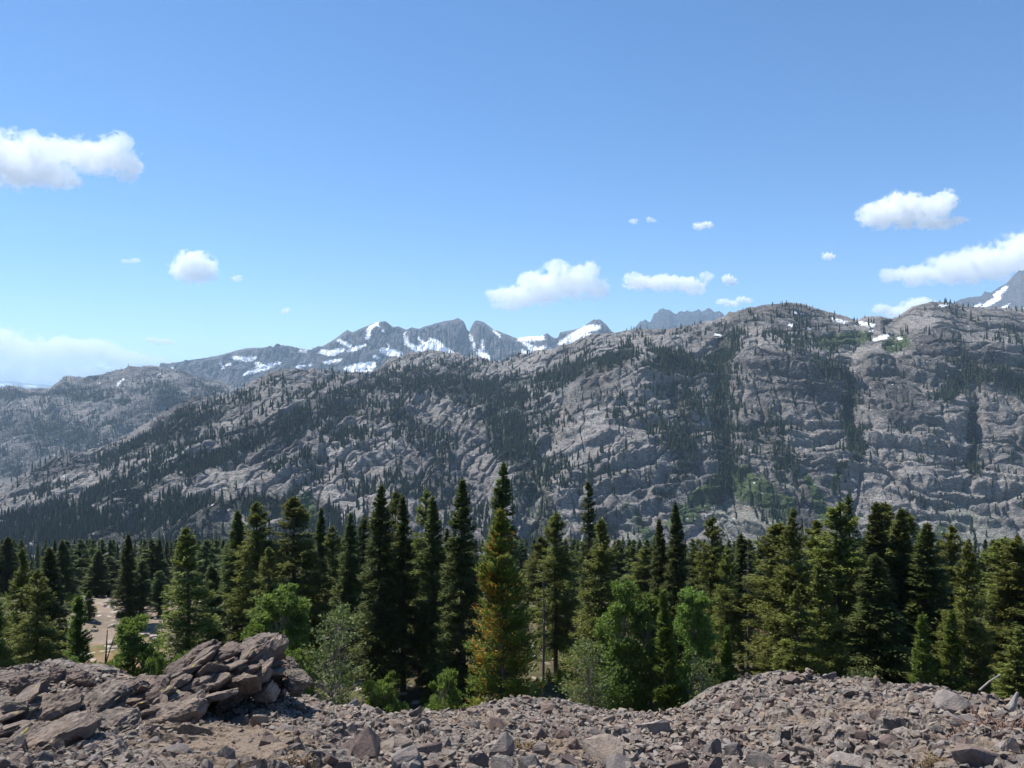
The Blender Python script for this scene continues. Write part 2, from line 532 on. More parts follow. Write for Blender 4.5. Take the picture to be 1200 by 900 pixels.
def mountain(name, label, pxr, ncol, crest, crestY, footY, footpy, nrow, mat, shape, relief, strokes=None, green=None, talus=None,
             snow=None, veg=0.0, back=0.25, gullies=(), smooth=False, flatten=1.0):
    """a rock mass from its foot up to its crest line and down the far side.  relief(P, v, px, py) -> outward displacement in metres"""
    px = np.linspace(pxr[0], pxr[1], ncol)[None, :]
    v = np.concatenate([np.linspace(0, 1, nrow), 1 + np.linspace(0.02, 1, 24) ** 1.2 * back])[:, None]
    cy = curve(crest, px); cY = curve(crestY, px); fY = curve(footY, px); fy = curve(footpy, px)
    zc = (HZ - cy) / F * cY; zf = (HZ - fy) / F * fY
    vv = np.minimum(v, 1)
    prof = np.interp(vv, [p[0] for p in shape], [p[1] for p in shape])
    Y = fY + (cY - fY) * v
    Zb = zf + (zc - zf) * prof
    over = np.clip(v - 1, 0, None) / back
    Zb = Zb - over ** 1.5 * np.maximum(zc - zf, 60) * 0.9
    Xb = (px - 600) / F * np.minimum(Y, cY) + (px - 600) / F * np.clip(Y - cY, 0, None)
    pimg = px + 0 * v
    qimg = HZ - Zb / Y * F
    for pts, w, h in gullies:
        d, wd = seg_dist(pimg, qimg, pts)
        Zb = Zb + np.where(v <= 1.0, h * Y / F * np.exp(-(d / w) ** 2), h * cY / F * np.exp(-(d / w) ** 2) * (over < 0.3))
    D = relief(Xb, Y, Zb, vv, pimg, qimg)
    damp = 1 - (1 - flatten) * sstep(0.9 if flatten > 0.1 else 0.84, 1.0, vv)
    D = D * damp
    Yo = Y - D * 0.62
    Zo = Zb + D * 0.78
    q = HZ - Zo / Yo * F
    def field(st, soft=1.0):
        r = np.zeros(Zo.shape)
        for pts in st or ():
            d, w = seg_dist(pimg, q, pts)
            r = np.maximum(r, np.clip(1 - (d - w * 0.5) / (soft + 0.6 * w) * 0.5, 0, 1))
        return r
    at = {"green": field(green), "talus": field(talus)}
    sn = np.zeros(Zo.shape)
    for pts in snow or ():
        d, w = seg_dist(pimg, q, pts)
        sn = np.maximum(sn, np.clip(0.5 + (w * 0.72 - d) * 0.26, 0, 1.3))
    at["snow"] = np.clip(sn - 0.0, 0, 1.3)
    dens = np.full(Zo.shape, 0.0)
    wx = 16 * fbm(Xb, Y, Zb, fY.mean() * 0.12, 4); wy = 12 * fbm(Xb + 500, Y, Zb, fY.mean() * 0.12, 4)
    for it in strokes or ():
        pts, a = it
        d, w = seg_dist(pimg + wx, q + wy, pts)
        dens = np.maximum(dens, a * np.exp(-(d / w) ** 2))
    at["veg"] = np.clip(dens * 0.6 + veg, 0, 1)
    P = np.stack([Xb + 0 * Zo, Yo, Zo], -1)
    me = mesh_np(name, P.reshape(-1, 3), grid_faces(P.shape[0], P.shape[1]), mat, smooth, at)
    tag(link(name, me), label, kind="structure")
    return P, dens, pimg, q, vv + over


def strata(Xb, Zb, px, ang_pts, period, warp):
    th = np.radians(curve(ang_pts, px))
    s = (-np.sin(th) * Xb + np.cos(th) * Zb + warp) / period
    f = s - np.floor(s)
    return np.where(f < 0.75, f / 0.75, (1 - f) / 0.25)      # slow rise, sharp step back


def relief_near(Xb, Y, Zb, v, px, py):
    w = 26 * fbm(Xb, Y, Zb, 190, 3)
    n = 30 * fbm(Xb, Y, Zb, 420, 3) + 17 * fbm(Xb + 40, Y, Zb, 150, 3, True) + 6 * fbm(Xb, Y + 90, Zb, 62, 3, True) + 3.2 * fbm(Xb, Y, Zb, 24, 4, True)
    A = [(-300, 38), (500, 36), (640, 24), (800, 12), (950, 4), (1500, -6)]
    m1 = sstep(-0.25, 0.25, fbm(Xb, Y, Zb + 70, 170, 2))
    st = strata(Xb, Zb, px, A, 46, w) * (6 + 9 * m1) + strata(Xb, Zb, px, A, 17, w * 0.8 + 3 * fbm(Xb, Y, Zb, 30, 2)) * 5.6
    st = st + strata(Xb, Zb, px, A, 118, w * 1.6) * 15
    th = np.radians(curve(A, px))
    u = np.cos(th) * Xb + np.sin(th) * Zb; q2 = -np.sin(th) * Xb + np.cos(th) * Zb
    ck = 0
    for (a, b, dep, thin, o) in ((260, 40, 9, 0.045, 0), (110, 17, 5, 0.06, 31), (44, 190, 6, 0.04, 57), (20, 80, 2.5, 0.05, 83)):
        nn = perlin(u / a + o + 0.02 * w, q2 / b + 0.01 * w, Y / 160.0 + o)
        ck = ck + dep * np.exp(-(nn / thin) ** 2)
    st = st - ck
    smooth_ = 1 - 0.5 * sstep(820, 960, px) * sstep(0.45, 0.8, v)
    n = n * smooth_; st = st * (1 - 0.35 * sstep(820, 960, px) * sstep(0.5, 0.85, v))
    return (n + st) * (0.35 + 0.65 * sstep(0.0, 0.12, v))


N_CREST = [(-500, 690), (-200, 630), (0, 577), (40, 560), (80, 545), (120, 532), (160, 512), (200, 490), (233, 474), (277, 463), (320, 444), (353, 441), (395, 441),
           (430, 436), (446, 431), (462, 422), (479, 417), (506, 414), (522, 418), (548, 428), (584, 437), (620, 428), (650, 423), (668, 415), (689, 404), (710, 395), (740, 390),
           (790, 389), (820, 386), (845, 378), (868, 366), (895, 360), (925, 358), (950, 361), (985, 370), (1005, 376), (1012, 372), (1030, 371), (1044, 375), (1055, 370),
           (1068, 361), (1090, 355), (1110, 356), (1130, 362), (1165, 362), (1200, 364), (1300, 350), (1500, 372), (1800, 420)]
N_CY = [(-500, 1500), (0, 1750), (330, 1900), (430, 2150), (506, 2400), (590, 2200), (690, 1950), (900, 1800), (1200, 1780), (1800, 1900)]
N_FY = [(-500, 880), (300, 900), (600, 980), (850, 1120), (1800, 1080)]
N_FPY = [(-500, 760), (0, 690), (400, 668), (1800, 660)]
FOREST_N = [
    ([(430, 452, 14), (560, 455, 20), (650, 440, 16), (730, 418, 12)], 1.0),
    ([(440, 440, 8), (560, 435, 8)], 0.9),
    ([(380, 470, 22), (520, 500, 30), (640, 480, 34)], 0.75),
    ([(590, 480, 40), (620, 560, 32), (640, 640, 26)], 1.1),
    ([(420, 500, 30), (440, 560, 34), (520, 600, 30), (570, 640, 24)], 0.55),
    ([(700, 460, 26), (760, 500, 24), (800, 540, 24)], 0.7),
    ([(770, 425, 18), (850, 430, 16)], 0.85),
    ([(850, 400, 12), (838, 480, 16), (850, 560, 16), (835, 590, 10)], 1.15),
    ([(790, 470, 26), (800, 540, 22), (780, 580, 18)], 0.9),
    ([(960, 430, 12), (990, 440, 8), (988, 490, 11), (996, 535, 11)], 1.2),
    ([(1100, 465, 9), (1130, 438, 14), (1190, 445, 18), (1240, 440, 25)], 1.2),
    ([(1130, 480, 8), (1138, 520, 9), (1128, 560, 8)], 1.1),
    ([(905, 525, 22), (915, 545, 18)], 0.8),
    ([(880, 520, 10), (925, 548, 9)], 0.8),
    ([(1060, 545, 16), (1100, 525, 16)], 0.35),
    ([(-100, 640, 20), (60, 620, 22), (200, 630, 26), (350, 640, 30), (450, 645, 24)], 1.15),
    ([(60, 595, 14), (200, 560, 20), (300, 520, 18), (380, 480, 14)], 0.85),
    ([(120, 545, 8), (220, 505, 13), (290, 470, 10)], 0.95),
    ([(180, 600, 26), (300, 590, 26), (380, 600, 28)], 0.9),
    ([(240, 470, 8), (330, 450, 6), (420, 445, 7)], 0.4),
    ([(300, 540, 16), (370, 545, 18), (330, 500, 10)], 0.5),
    ([(900, 385, 20), (960, 395, 26)], 0.30),
    ([(700, 560, 26), (690, 620, 24), (740, 610, 20)], 0.32),
    ([(900, 600, 14), (945, 590, 12)], 0.5),
    ([(750, 395, 8), (850, 388, 8)], 0.45),
]
GREEN_N = [[(760, 640, 12), (742, 618, 14), (735, 595, 6)], [(790, 610, 12), (822, 584, 16), (838, 560, 6)], [(862, 566, 22), (890, 580, 18)], [(915, 590, 14), (900, 620, 12)],
           [(960, 600, 8), (940, 560, 5)], [(640, 540, 3), (628, 580, 6), (622, 610, 4)], [(1100, 620, 10), (1130, 610, 8)], [(980, 545, 6), (975, 560, 5)],
           [(365, 580, 6), (372, 620, 8)], [(1010, 395, 8), (960, 402, 8)], [(1040, 405, 10), (1055, 400, 8)]]
TALUS_N = [[(850, 610, 18), (900, 640, 26)], [(740, 640, 10), (735, 600, 5), (740, 590, 2)], [(1110, 600, 14), (1150, 640, 26)], [(920, 572, 4), (905, 560, 3)],
           [(640, 545, 2), (625, 600, 3), (610, 640, 3)], [(270, 575, 2), (290, 560, 3)]]
SNOW_N = [[(927, 366, 2.2), (939, 368, 2.2)], [(921, 381, 2.2), (929, 381, 2.2)], [(974, 374, 2), (990, 378, 2.6)], [(1006, 379, 3), (1021, 381, 3)],
          [(1022, 398, 3), (1034, 394, 4)], [(1049, 397, 2.2), (1052, 397, 2.2)], [(1097, 358, 1.6), (1108, 358, 1.6)], [(835, 392, 1.5), (842, 393, 1.5)], [(944, 385, 1.4), (947, 385, 1.4)], [(1015, 388, 1.4), (1020, 388, 1.4)]]
GUL_N = [([(990, 430), (988, 490), (1000, 545)], 9, -7), ([(1135, 470), (1138, 520), (1125, 580)], 7, -8), ([(850, 400), (838, 480), (855, 600)], 14, -9),
         ([(660, 490), (640, 540), (615, 640)], 12, -9), ([(300, 470), (200, 520), (60, 600)], 14, -8), ([(440, 450), (380, 560), (360, 640)], 16, -8),
         ([(870, 445), (930, 440)], 16, 12), ([(1020, 430), (1090, 415), (1180, 425)], 18, 10), ([(1040, 520), (1110, 530)], 26, 10), ([(700, 470), (790, 440)], 16, 9),
         ([(330, 500), (440, 470)], 18, 8), ([(150, 575), (290, 520)], 14, 9), ([(700, 530), (760, 560)], 24, 9), ([(935, 360), (900, 375)], 16, 3), ([(540, 440), (690, 425)], 14, 5)]
NEAR_SHAPE = [(0, 0), (0.12, 0.10), (0.35, 0.40), (0.55, 0.66), (0.68, 0.76), (0.85, 0.92), (1, 1)]
PN, DN, PXN, QN, VN = mountain("mountain", "grey granite mountainside with forested gullies facing across the canyon", (-420, 1650), 1750, N_CREST, N_CY, N_FY, N_FPY, 430,
                               M_NEARMT, NEAR_SHAPE, relief_near, FOREST_N, GREEN_N, TALUS_N, SNOW_N, 0.06, 0.28, GUL_N, flatten=0.22)


def relief_mid(Xb, Y, Zb, v, px, py):
    w = 60 * fbm(Xb, Y, Zb, 420, 3)
    n = 70 * fbm(Xb, Y, Zb, 900, 3) + 48 * fbm(Xb, Y, Zb, 330, 4, True) + 14 * fbm(Xb, Y, Zb, 90, 3, True)
    A = [(-400, 20), (1000, 32)]
    return n + strata(Xb, Zb, px, A, 95, w) * 22 + strata(Xb, Zb, px, A, 38, w) * 9


M_CREST = [(-500, 452), (-200, 460), (0, 460), (30, 459), (63, 459), (80, 447), (110, 444), (133, 438), (157, 434), (185, 433), (215, 437), (250, 447), (290, 462), (330, 480), (420, 520), (520, 560)]
FOREST_M = [([(-60, 462, 6), (80, 462, 5), (150, 470, 8)], 0.9), ([(60, 500, 22), (120, 520, 22), (90, 560, 20)], 0.9), ([(0, 540, 22), (60, 580, 20)], 0.75),
            ([(190, 465, 14), (225, 480, 12), (250, 465, 12)], 1.0), ([(120, 480, 12), (160, 500, 10)], 0.6), ([(20, 500, 16), (-60, 520, 40)], 0.6), ([(170, 520, 10), (120, 560, 14)], 0.8)]
PM, DM, PXM, QM, VM = mountain("hazy_mountain", "bluish granite shoulder beyond the canyon bend at the left", (-520, 520), 700, M_CREST,
                               [(-500, 4200), (500, 3800)], [(-500, 2300), (500, 2300)], [(-500, 640), (500, 610)], 300, M_MIDMT,
                               [(0, 0), (0.3, 0.38), (0.6, 0.72), (1, 1)], relief_mid, FOREST_M, snow=[[(142, 452, 1.8), (148, 445, 1.4)], [(188, 440, 1.5), (190, 438, 1.5)], [(120, 449, 1), (124, 449, 1)]],
                               veg=0.1, back=0.3, gullies=[([(150, 500), (225, 475)], 14, 8), ([(70, 520), (150, 560)], 14, -8), ([(20, 480), (60, 560)], 14, 7)], flatten=0.15)


def relief_peak(Xb, Y, Zb, v, px, py):
    n = 90 * fbm(Xb, Y, Zb, 1100, 3) + 95 * fbm(Xb, Y * 0.5, Zb * 0.5, 460, 5, True) + 46 * fbm(Xb, Y * 0.4, Zb * 0.35, 150, 4, True) + 14 * fbm(Xb, Y, Zb, 50, 3, True)
    for (a, b, dep, thin, o) in ((110, 420, 24, 0.09, 0), (40, 200, 16, 0.10, 31), (300, 90, 26, 0.06, 57)):
        nn = perlin(Xb / a + o + Zb / 700.0, Zb / b + o, Y / 900.0)
        n = n - dep * np.exp(-(nn / thin) ** 2)
    return n * (0.4 + 0.6 * sstep(0, 0.2, v))


P_CREST = [(80, 470), (130, 455), (170, 440), (185, 434), (192, 426), (200, 427), (227, 422), (253, 418), (287, 409), (317, 408), (337, 406), (353, 410), (366, 411), (380, 405), (395, 396), (401, 391), (407, 387), (413, 390),
           (429, 383), (443, 378), (452, 377), (461, 384), (467, 383), (476, 387), (483, 384), (491, 387), (518, 380), (529, 376), (537, 373), (543, 377), (548, 384), (550, 386), (557, 380), (567, 379), (578, 386),
           (596, 393), (606, 397), (620, 394), (633, 395), (641, 391), (650, 397), (654, 396), (656, 390), (672, 387), (680, 385), (695, 376), (703, 375), (710, 381), (717, 390), (740, 400), (800, 430)]
SNOW_P = [[(442, 379, 3), (434, 385, 4), (433, 397, 4)], [(445, 381, 1.2), (452, 390, 1.4)], [(398, 399, 2.5), (407, 403, 4), (412, 406, 3)], [(378, 412, 4), (390, 414, 5), (403, 410, 4)],
          [(410, 411, 3), (418, 409, 4), (430, 404, 2)], [(383, 425, 3), (400, 422, 3)], [(410, 433, 6), (422, 429, 5), (438, 428, 6)], [(412, 436, 3), (436, 434, 4)],
          [(451, 411, 5), (460, 413, 7), (470, 415, 4)], [(455, 402, 1.2), (457, 407, 1.8)], [(476, 391, 2.5), (478, 402, 4), (488, 408, 5), (500, 413, 5)], [(492, 396, 2), (497, 402, 3)],
          [(498, 405, 6), (515, 408, 9), (530, 416, 6), (538, 419, 3)], [(505, 398, 4), (514, 401, 4)], [(551, 392, 1.6), (555, 402, 3), (556, 409, 2)], [(565, 398, 1.5), (566, 410, 2.5)],
          [(562, 413, 5), (570, 421, 8), (566, 427, 4)], [(554, 424, 3), (558, 420, 3)], [(579, 388, 1.6), (586, 394, 2)], [(584, 424, 2), (591, 430, 3)], [(608, 398, 3), (622, 397, 5), (635, 396, 4)],
          [(614, 402, 3), (626, 409, 5)], [(622, 413, 3), (637, 407, 3)], [(613, 412, 4), (620, 419, 6), (630, 423, 5)], [(630, 422, 4), (646, 418, 4)], [(656, 402, 4), (672, 395, 7), (688, 385, 6), (700, 383, 4)],
          [(660, 407, 5), (680, 404, 8), (690, 395, 6)], [(666, 413, 4), (680, 415, 5)], [(697, 398, 4), (704, 396, 4)], [(275, 419, 3), (290, 421, 4), (300, 419, 3)], [(262, 425, 1.6), (264, 431, 1.6)],
          [(268, 428, 2), (274, 426, 2)], [(302, 426, 4), (312, 431, 5), (320, 427, 3)], [(290, 439, 2), (305, 434, 4), (330, 425, 2.5)], [(316, 441, 1.6), (345, 437, 2)], [(354, 411, 2), (360, 412, 2)],
          [(325, 437, 2), (340, 439, 2)], [(350, 430, 2), (366, 428, 2)], [(384, 436, 2), (396, 438, 3)], [(440, 418, 2), (446, 420, 2)], [(520, 421, 2), (540, 424, 2)], [(599, 420, 2), (600, 426, 2)], [(645, 408, 2), (650, 411, 2)], [(205, 430, 1.4), (208, 434, 1.4)]]
mountain("snowy_peak_range", "dark jagged peaks streaked with snowfields beyond the granite mountain", (80, 800), 1300, P_CREST, [(80, 6200), (800, 7200)], [(80, 4600), (800, 5200)],
         [(80, 520), (400, 490), (800, 470)], 260, M_PEAK, [(0, 0), (0.35, 0.22), (0.6, 0.48), (0.85, 0.82), (1, 1)], relief_peak, [([(150, 470, 14), (300, 455, 9), (420, 452, 6)], 0.9)], snow=SNOW_P,
         veg=0.0, back=0.3, flatten=0.08, gullies=[([(557, 380), (575, 430)], 10, 4), ([(548, 384), (556, 412)], 5, -5), ([(520, 385), (500, 392)], 10, 3)])

MIN_CREST = [(700, 410), (735, 391), (741, 388), (744, 384), (747, 380.5), (750, 377), (753, 377), (756, 374.5), (759, 377), (762, 378), (764, 374), (766, 368), (770, 366.5), (773, 363), (777, 361.6), (781, 363.5), (784, 363), (789, 367), (793, 368.5), (795, 366), (798, 364.6),
             (802, 366), (805, 364), (810, 365.8), (814, 365), (819, 362.5), (822, 365.5), (826, 364), (829, 361.5), (832, 361.6), (835, 364), (837, 365.8), (843, 364.6), (847, 367.6), (850, 372), (870, 380), (910, 400)]
def relief_far(Xb, Y, Zb, v, px, py):
    return (130 * fbm(Xb, Y * 0.3, Zb * 0.2, 380, 4, True) + 60 * fbm(Xb, Y, Zb, 900, 3)) * (0.3 + 0.7 * v)
mountain("pinnacle_ridge", "far blue ridge of rock pinnacles showing above the granite domes", (700, 910), 420, MIN_CREST, [(700, 9800), (910, 9800)], [(700, 8600), (910, 8600)], [(700, 440), (910, 440)],
         120, M_FAR, [(0, 0), (0.4, 0.3), (1, 1)], relief_far, snow=[[(824, 386, 2), (838, 388, 3)], [(805, 389, 1.5), (812, 389, 1.5)]], back=0.25, flatten=0.05)
RP = [(1060, 390), (1100, 362), (1117, 355), (1125, 351), (1135, 349), (1150, 347), (1154, 341), (1160, 344), (1170, 337), (1180, 332), (1187, 324), (1194, 317), (1197, 318), (1201, 316), (1215, 304), (1225, 298), (1240, 310), (1270, 330), (1330, 350), (1400, 390)]
mountain("snow_streaked_peak", "far blue peak with a bright snow couloir at the right edge", (1060, 1400), 420, RP, [(1060, 7000), (1400, 7000)], [(1060, 5600), (1400, 5600)], [(1060, 430), (1400, 430)],
         140, M_PEAK, [(0, 0), (0.4, 0.3), (1, 1)], relief_far, snow=[[(1150, 361, 4), (1163, 350, 5), (1179, 337, 3)], [(1137, 363, 3), (1147, 357, 2)], [(1173, 360, 3), (1178, 357, 1.5)], [(1190, 370, 8), (1210, 362, 10)]], back=0.25, flatten=0.05)
LR = [(-700, 440), (-300, 452), (-100, 446), (-40, 450), (0, 447), (12, 448), (30, 450), (55, 451), (75, 455), (110, 458), (200, 466), (400, 470)]
def relief_low(Xb, Y, Zb, v, px, py):
    return 200 * fbm(Xb, Y, Zb, 2400, 4, True) * (0.3 + 0.7 * v)
mountain("distant_range", "faint pale blue mountain range on the horizon at the far left", (-700, 400), 400, LR, [(-700, 24000), (400, 24000)], [(-700, 19000), (400, 19000)], [(-700, 478), (400, 478)],
         60, M_FAR, [(0, 0), (1, 1)], relief_low, snow=[[(0, 450, 1.5), (14, 451, 1.5)], [(30, 452, 1), (44, 453, 1)]], back=0.2, flatten=0.1)
# low ground under and between the ranges, out to the horizon
far_r = np.geomspace(1150, 28500, 40)
FX = far_r[:, None] * np.linspace(-1.7, 1.7, 60)[None, :]
FY_ = np.repeat(far_r[:, None], 60, 1)
me = mesh_np("terrain", np.stack([np.clip(FX, -28800, 28800), FY_, -235 - 0 * FX], -1).reshape(-1, 3), grid_faces(40, 60), M_MIDMT, True)
tag(link("terrain", me), "low ground between the ranges", kind="structure")

# ------------------------------------------------------------------ far forest (nobody could count it): small conifers on the slopes
def far_forest(name, label, P, dens, v, count, h0, h1, seed, tiers=4, k=6, mat=None, px=None, q=None, base=0.03, lim=1.0):
    r = np.random.RandomState(seed)
    w = (np.clip(dens, 0, 1.3) ** 1.1 + base)
    nz = fbm(P[..., 0], P[..., 1], P[..., 2], 85, 4)
    w = w * np.clip(0.45 + 3.2 * nz, 0.02, 2.6)
    dz = np.zeros(w.shape)
    dz[1:-1] = np.abs(P[2:, :, 2] - P[:-2, :, 2]) / (np.abs(P[2:, :, 1] - P[:-2, :, 1]) + 0.5)
    w = w * np.where(dz > 2.2, 0.35, 1.0)
    w = np.where((v > 0.02) & (v < lim), w, 0) * (1 - 0.92 * sstep(0.88, 0.98, v))
    w0 = w.shape
    w = w.ravel() / w.sum()
    idx = r.choice(len(w), count, replace=False, p=w)
    base_p = P.reshape(-1, 3)[idx] + r.uniform(-1, 1, (count, 3)) * [1, 1, 0]
    H = r.uniform(h0, h1, count) * np.where(r.rand(count) < 0.35, 0.6, 1.0) * (1 - 0.45 * sstep(0.75, 0.98, np.broadcast_to(v, w0).ravel()[idx]))
    R = H * r.uniform(0.13, 0.21, count)
    V = []; Fc = []
    per = (k + 1)
    off = 0
    for t in range(tiers):
        f0 = 0.04 + 0.80 * t / tiers; f1 = min(1.0, f0 + 0.42 if t < tiers - 1 else 1.0)
        rr = R * (1 - f0 * 0.86)
        a0 = r.uniform(0, 6.28, count)
        ring = []
        for j in range(k):
            a = a0 + 6.283 * j / k
            jag = r.uniform(0.6, 1.2, count)
            ring.append(np.stack([np.cos(a) * rr * jag, np.sin(a) * rr * jag, H * (f0 + r.uniform(-0.05, 0.04, count)) - 0.8], -1))
        lean = r.uniform(-0.03, 0.03, (count, 2)) * H[:, None]
        ring.append(np.concatenate([lean, (H * f1)[:, None]], 1))
        V.append(np.stack(ring, 1) + base_p[:, None, :])
    V = np.stack(V, 1)                      # count, tiers, k+1, 3
    basei = (np.arange(count)[:, None] * tiers + np.arange(tiers)[None, :]) * per
    tri = np.array([(j, (j + 1) % k, k) for j in range(k)])
    Fc = (basei[..., None, None] + tri[None, None]).reshape(-1, 3)
    me = mesh_np(name, V.reshape(-1, 3), Fc, mat or M_FARTREE)
    tag(link(name, me), label, "forest", kind="stuff")


far_forest("mountainside_forest", "dark conifers covering gullies and ledges of the granite mountainside", PN, DN, VN, 17000, 10, 20, 5, base=0.055, lim=1.02)
far_forest("hazy_forest", "bluish conifer cover on the hazy mountain shoulder at the left", PM, DM, VM, 12000, 12, 21, 6, tiers=2, k=5, base=0.05, lim=1.02)

# conifers beyond the shelf, running down into the canyon
rv = np.random.RandomState(9)
gy, gx = np.meshgrid(np.geomspace(300, 1000, 260), np.linspace(-500, 1700, 700), indexing='ij')
GX = (gx - 600) / F * gy
GP = np.stack([GX, gy, outer_z(GX, gy)], -1)
far_forest("canyon_forest", "mass of conifers dropping into the canyon beyond the near trees", GP, np.ones(gx.shape), np.full(gx.shape, 0.5), 5200, 13, 22, 8, tiers=5, k=7, base=0.1)

# ------------------------------------------------------------------ haze
hz = NT("haze_air")
hz.t.nodes.remove(hz.b)
pv = hz.n("ShaderNodeVolumePrincipled")
pv.inputs["Color"].default_value = (0.56, 0.78, 1.0, 1)
pv.inputs["Density"].default_value = HAZE_DENSITY
pv.inputs["Anisotropy"].default_value = 0.2
hz.l(pv.outputs[0], hz.out.inputs["Volume"])
bm = bmesh.new()
bmesh.ops.create_cube(bm, size=1.0)
for v in bm.verts:
    v.co = (v.co.x * 60000, (v.co.y + 0.5) * 29500 - 500 * (0.5 - v.co.y) * 2, -520 if v.co.z < 0 else HAZE_TOP)
me = bpy.data.meshes.new("haze"); bm.to_mesh(me); bm.free(); me.materials.append(hz.m)
tag(link("haze", me), "thin blue haze over the canyon", kind="stuff")

# ------------------------------------------------------------------ clouds
def cloud(name, label, puffs, baseY=None, dens=1.0, wisp=0.5):
    """puffs: (px, py, rx, ry) in picture pixels, turned into metres at the cloud's own distance"""
    bot = max(p[1] + p[3] for p in puffs)
    Y = baseY or min(42000.0, 1800.0 * F / max(HZ - bot, 5))
    m = Y / F
    cx = sum(p[0] for p in puffs) / len(puffs); cyy = sum(p[1] for p in puffs) / len(puffs)
    x0, z0 = xz(cx, cyy, Y)
    S = max(p[2] for p in puffs) * m
    if len(puffs) <= 2:                      # small clouds are broken into a few ragged puffs
        q_ = random.Random(int(cx + cyy)); new = []
        for (a_, b_, rx_, ry_) in puffs:
            for i_ in range(4 if len(puffs) == 1 else 3):
                f_ = q_.uniform(0.35, 0.65)
                new.append((a_ + q_.uniform(-0.6, 0.6) * rx_, b_ + q_.uniform(-0.5, 0.5) * ry_, rx_ * f_, ry_ * f_ * 1.2))
        puffs = new; wisp += 0.6
    t = NT(name + "_vapour")
    t.t.nodes.remove(t.b)
    co = t.coord()
    nz = t.noise(co, 1.0 / (S * 0.30), 7, 0.62, 0.3)
    fld = None
    lo = np.array([1e9] * 3); hi = -lo
    rr = random.Random(int(cx * 7 + cyy))
    for (px, py, rx, ry) in puffs:
        c = ((px - cx) * m, rr.uniform(-0.2, 0.2) * rx * m, (cyy - py) * m)
        rad = (rx * m * 1.15, (rx + ry) * 0.5 * m, ry * m * 1.15)
        lo = np.minimum(lo, np.array(c) - np.array(rad) * 1.2); hi = np.maximum(hi, np.array(c) + np.array(rad) * 1.2)
        mp = t.n("ShaderNodeMapping", vector_type='POINT')
        mp.inputs["Scale"].default_value = tuple(1 / a for a in rad)
        mp.inputs["Location"].default_value = tuple(-c[i] / rad[i] for i in range(3))
        t.l(co, mp.inputs[0])
        ln = t.n("ShaderNodeVectorMath", operation='LENGTH'); t.l(mp.outputs[0], ln.inputs[0])
        f = t.math('SUBTRACT', 1.0, ln.outputs["Value"])
        fld = f if fld is None else t.math('MAXIMUM', fld, f)
    f = t.math('ADD', fld, t.math('MULTIPLY', t.math('SUBTRACT', nz, 0.55), 2.3 + wisp))
    f = t.math('MULTIPLY', f, 9.0, True)
    inside = t.math('MULTIPLY', t.math('ADD', fld, 0.18), 5.0, True)
    d = t.math('MULTIPLY', t.math('MULTIPLY', f, inside), dens * 3.2 / S)
    pv = t.n("ShaderNodeVolumePrincipled")
    pv.inputs["Color"].default_value = (1, 1, 1, 1)
    pv.inputs["Anisotropy"].default_value = 0.0
    t.m.cycles.volume_step_rate = 0.3
    t.l(d, pv.inputs["Density"]); t.l(pv.outputs[0], t.out.inputs["Volume"])
    bm = bmesh.new(); bmesh.ops.create_cube(bm, size=1.0)
    for v in bm.verts:
        v.co = [(lo[i] + hi[i]) / 2 + (hi[i] - lo[i]) * v.co[i] for i in range(3)]
    me = bpy.data.meshes.new(name); bm.to_mesh(me); bm.free(); me.materials.append(t.m)
    o = link("cloud", me, loc=(x0, Y, max(z0, HAZE_TOP + 15 - lo[2]) if Y < 29600 else z0))
    tag(o, label, "cloud", "clouds over the mountains")


cloud("c1", "largest white cloud at the left edge with a ragged right end", [(-40, 180, 50, 34), (10, 186, 40, 30), (48, 202, 44, 18), (75, 214, 22, 8), (65, 180, 36, 16), (100, 182, 34, 20), (130, 182, 30, 20), (150, 196, 14, 20), (140, 170, 16, 14), (36, 162, 14, 9)], 7000)
cloud("c2", "small compact white cloud below the largest left cloud", [(228, 314, 24, 18), (214, 318, 13, 11), (243, 318, 12, 12), (228, 303, 11, 9)])
cloud("c3", "big lumpy white cloud above the snowy peaks", [(610, 347, 38, 11), (640, 337, 34, 18), (672, 330, 28, 19), (697, 336, 16, 16), (652, 316, 15, 11), (692, 318, 12, 11), (600, 358, 22, 6), (580, 345, 12, 7), (622, 328, 16, 11)])
cloud("c4", "long low white cloud above the far blue pinnacles", [(750, 331, 18, 9), (780, 331, 24, 9), (805, 334, 18, 9), (815, 341, 13, 5), (829, 325, 8, 7), (740, 327, 8, 8)])
cloud("c5", "tiny round cloud right of the long low cloud", [(857, 328, 12, 7)])
cloud("c6", "small flat cloud low over the right granite dome", [(855, 355, 15, 5), (870, 352, 13, 5)])
cloud("c7", "small ragged cloud high above the long low cloud", [(815, 265, 11, 6), (827, 262, 9, 6)], wisp=0.8)
cloud("c8", "faint thin wisp of cloud left of the small ragged cloud", [(746, 260, 11, 4), (762, 257, 8, 4)], wisp=0.8, dens=0.5)
cloud("c9", "tiny cloud puff left of the two right clouds", [(967, 302, 12, 6)])
cloud("c10", "white cloud with an upturned right end high at the right", [(1028, 253, 22, 15), (1055, 248, 28, 19), (1085, 248, 22, 15), (1106, 238, 14, 14), (1096, 262, 22, 7), (1118, 259, 13, 5)])
cloud("c11", "long rising white cloud behind the right peak", [(1048, 323, 18, 9), (1080, 322, 28, 12), (1120, 315, 35, 17), (1160, 308, 36, 22), (1195, 300, 32, 24), (1240, 296, 44, 28)], 11200)
cloud("c12", "cloud top peeping over the saddle between the two granite domes", [(1078, 357, 20, 8), (1055, 366, 18, 7), (1033, 362, 10, 6)])
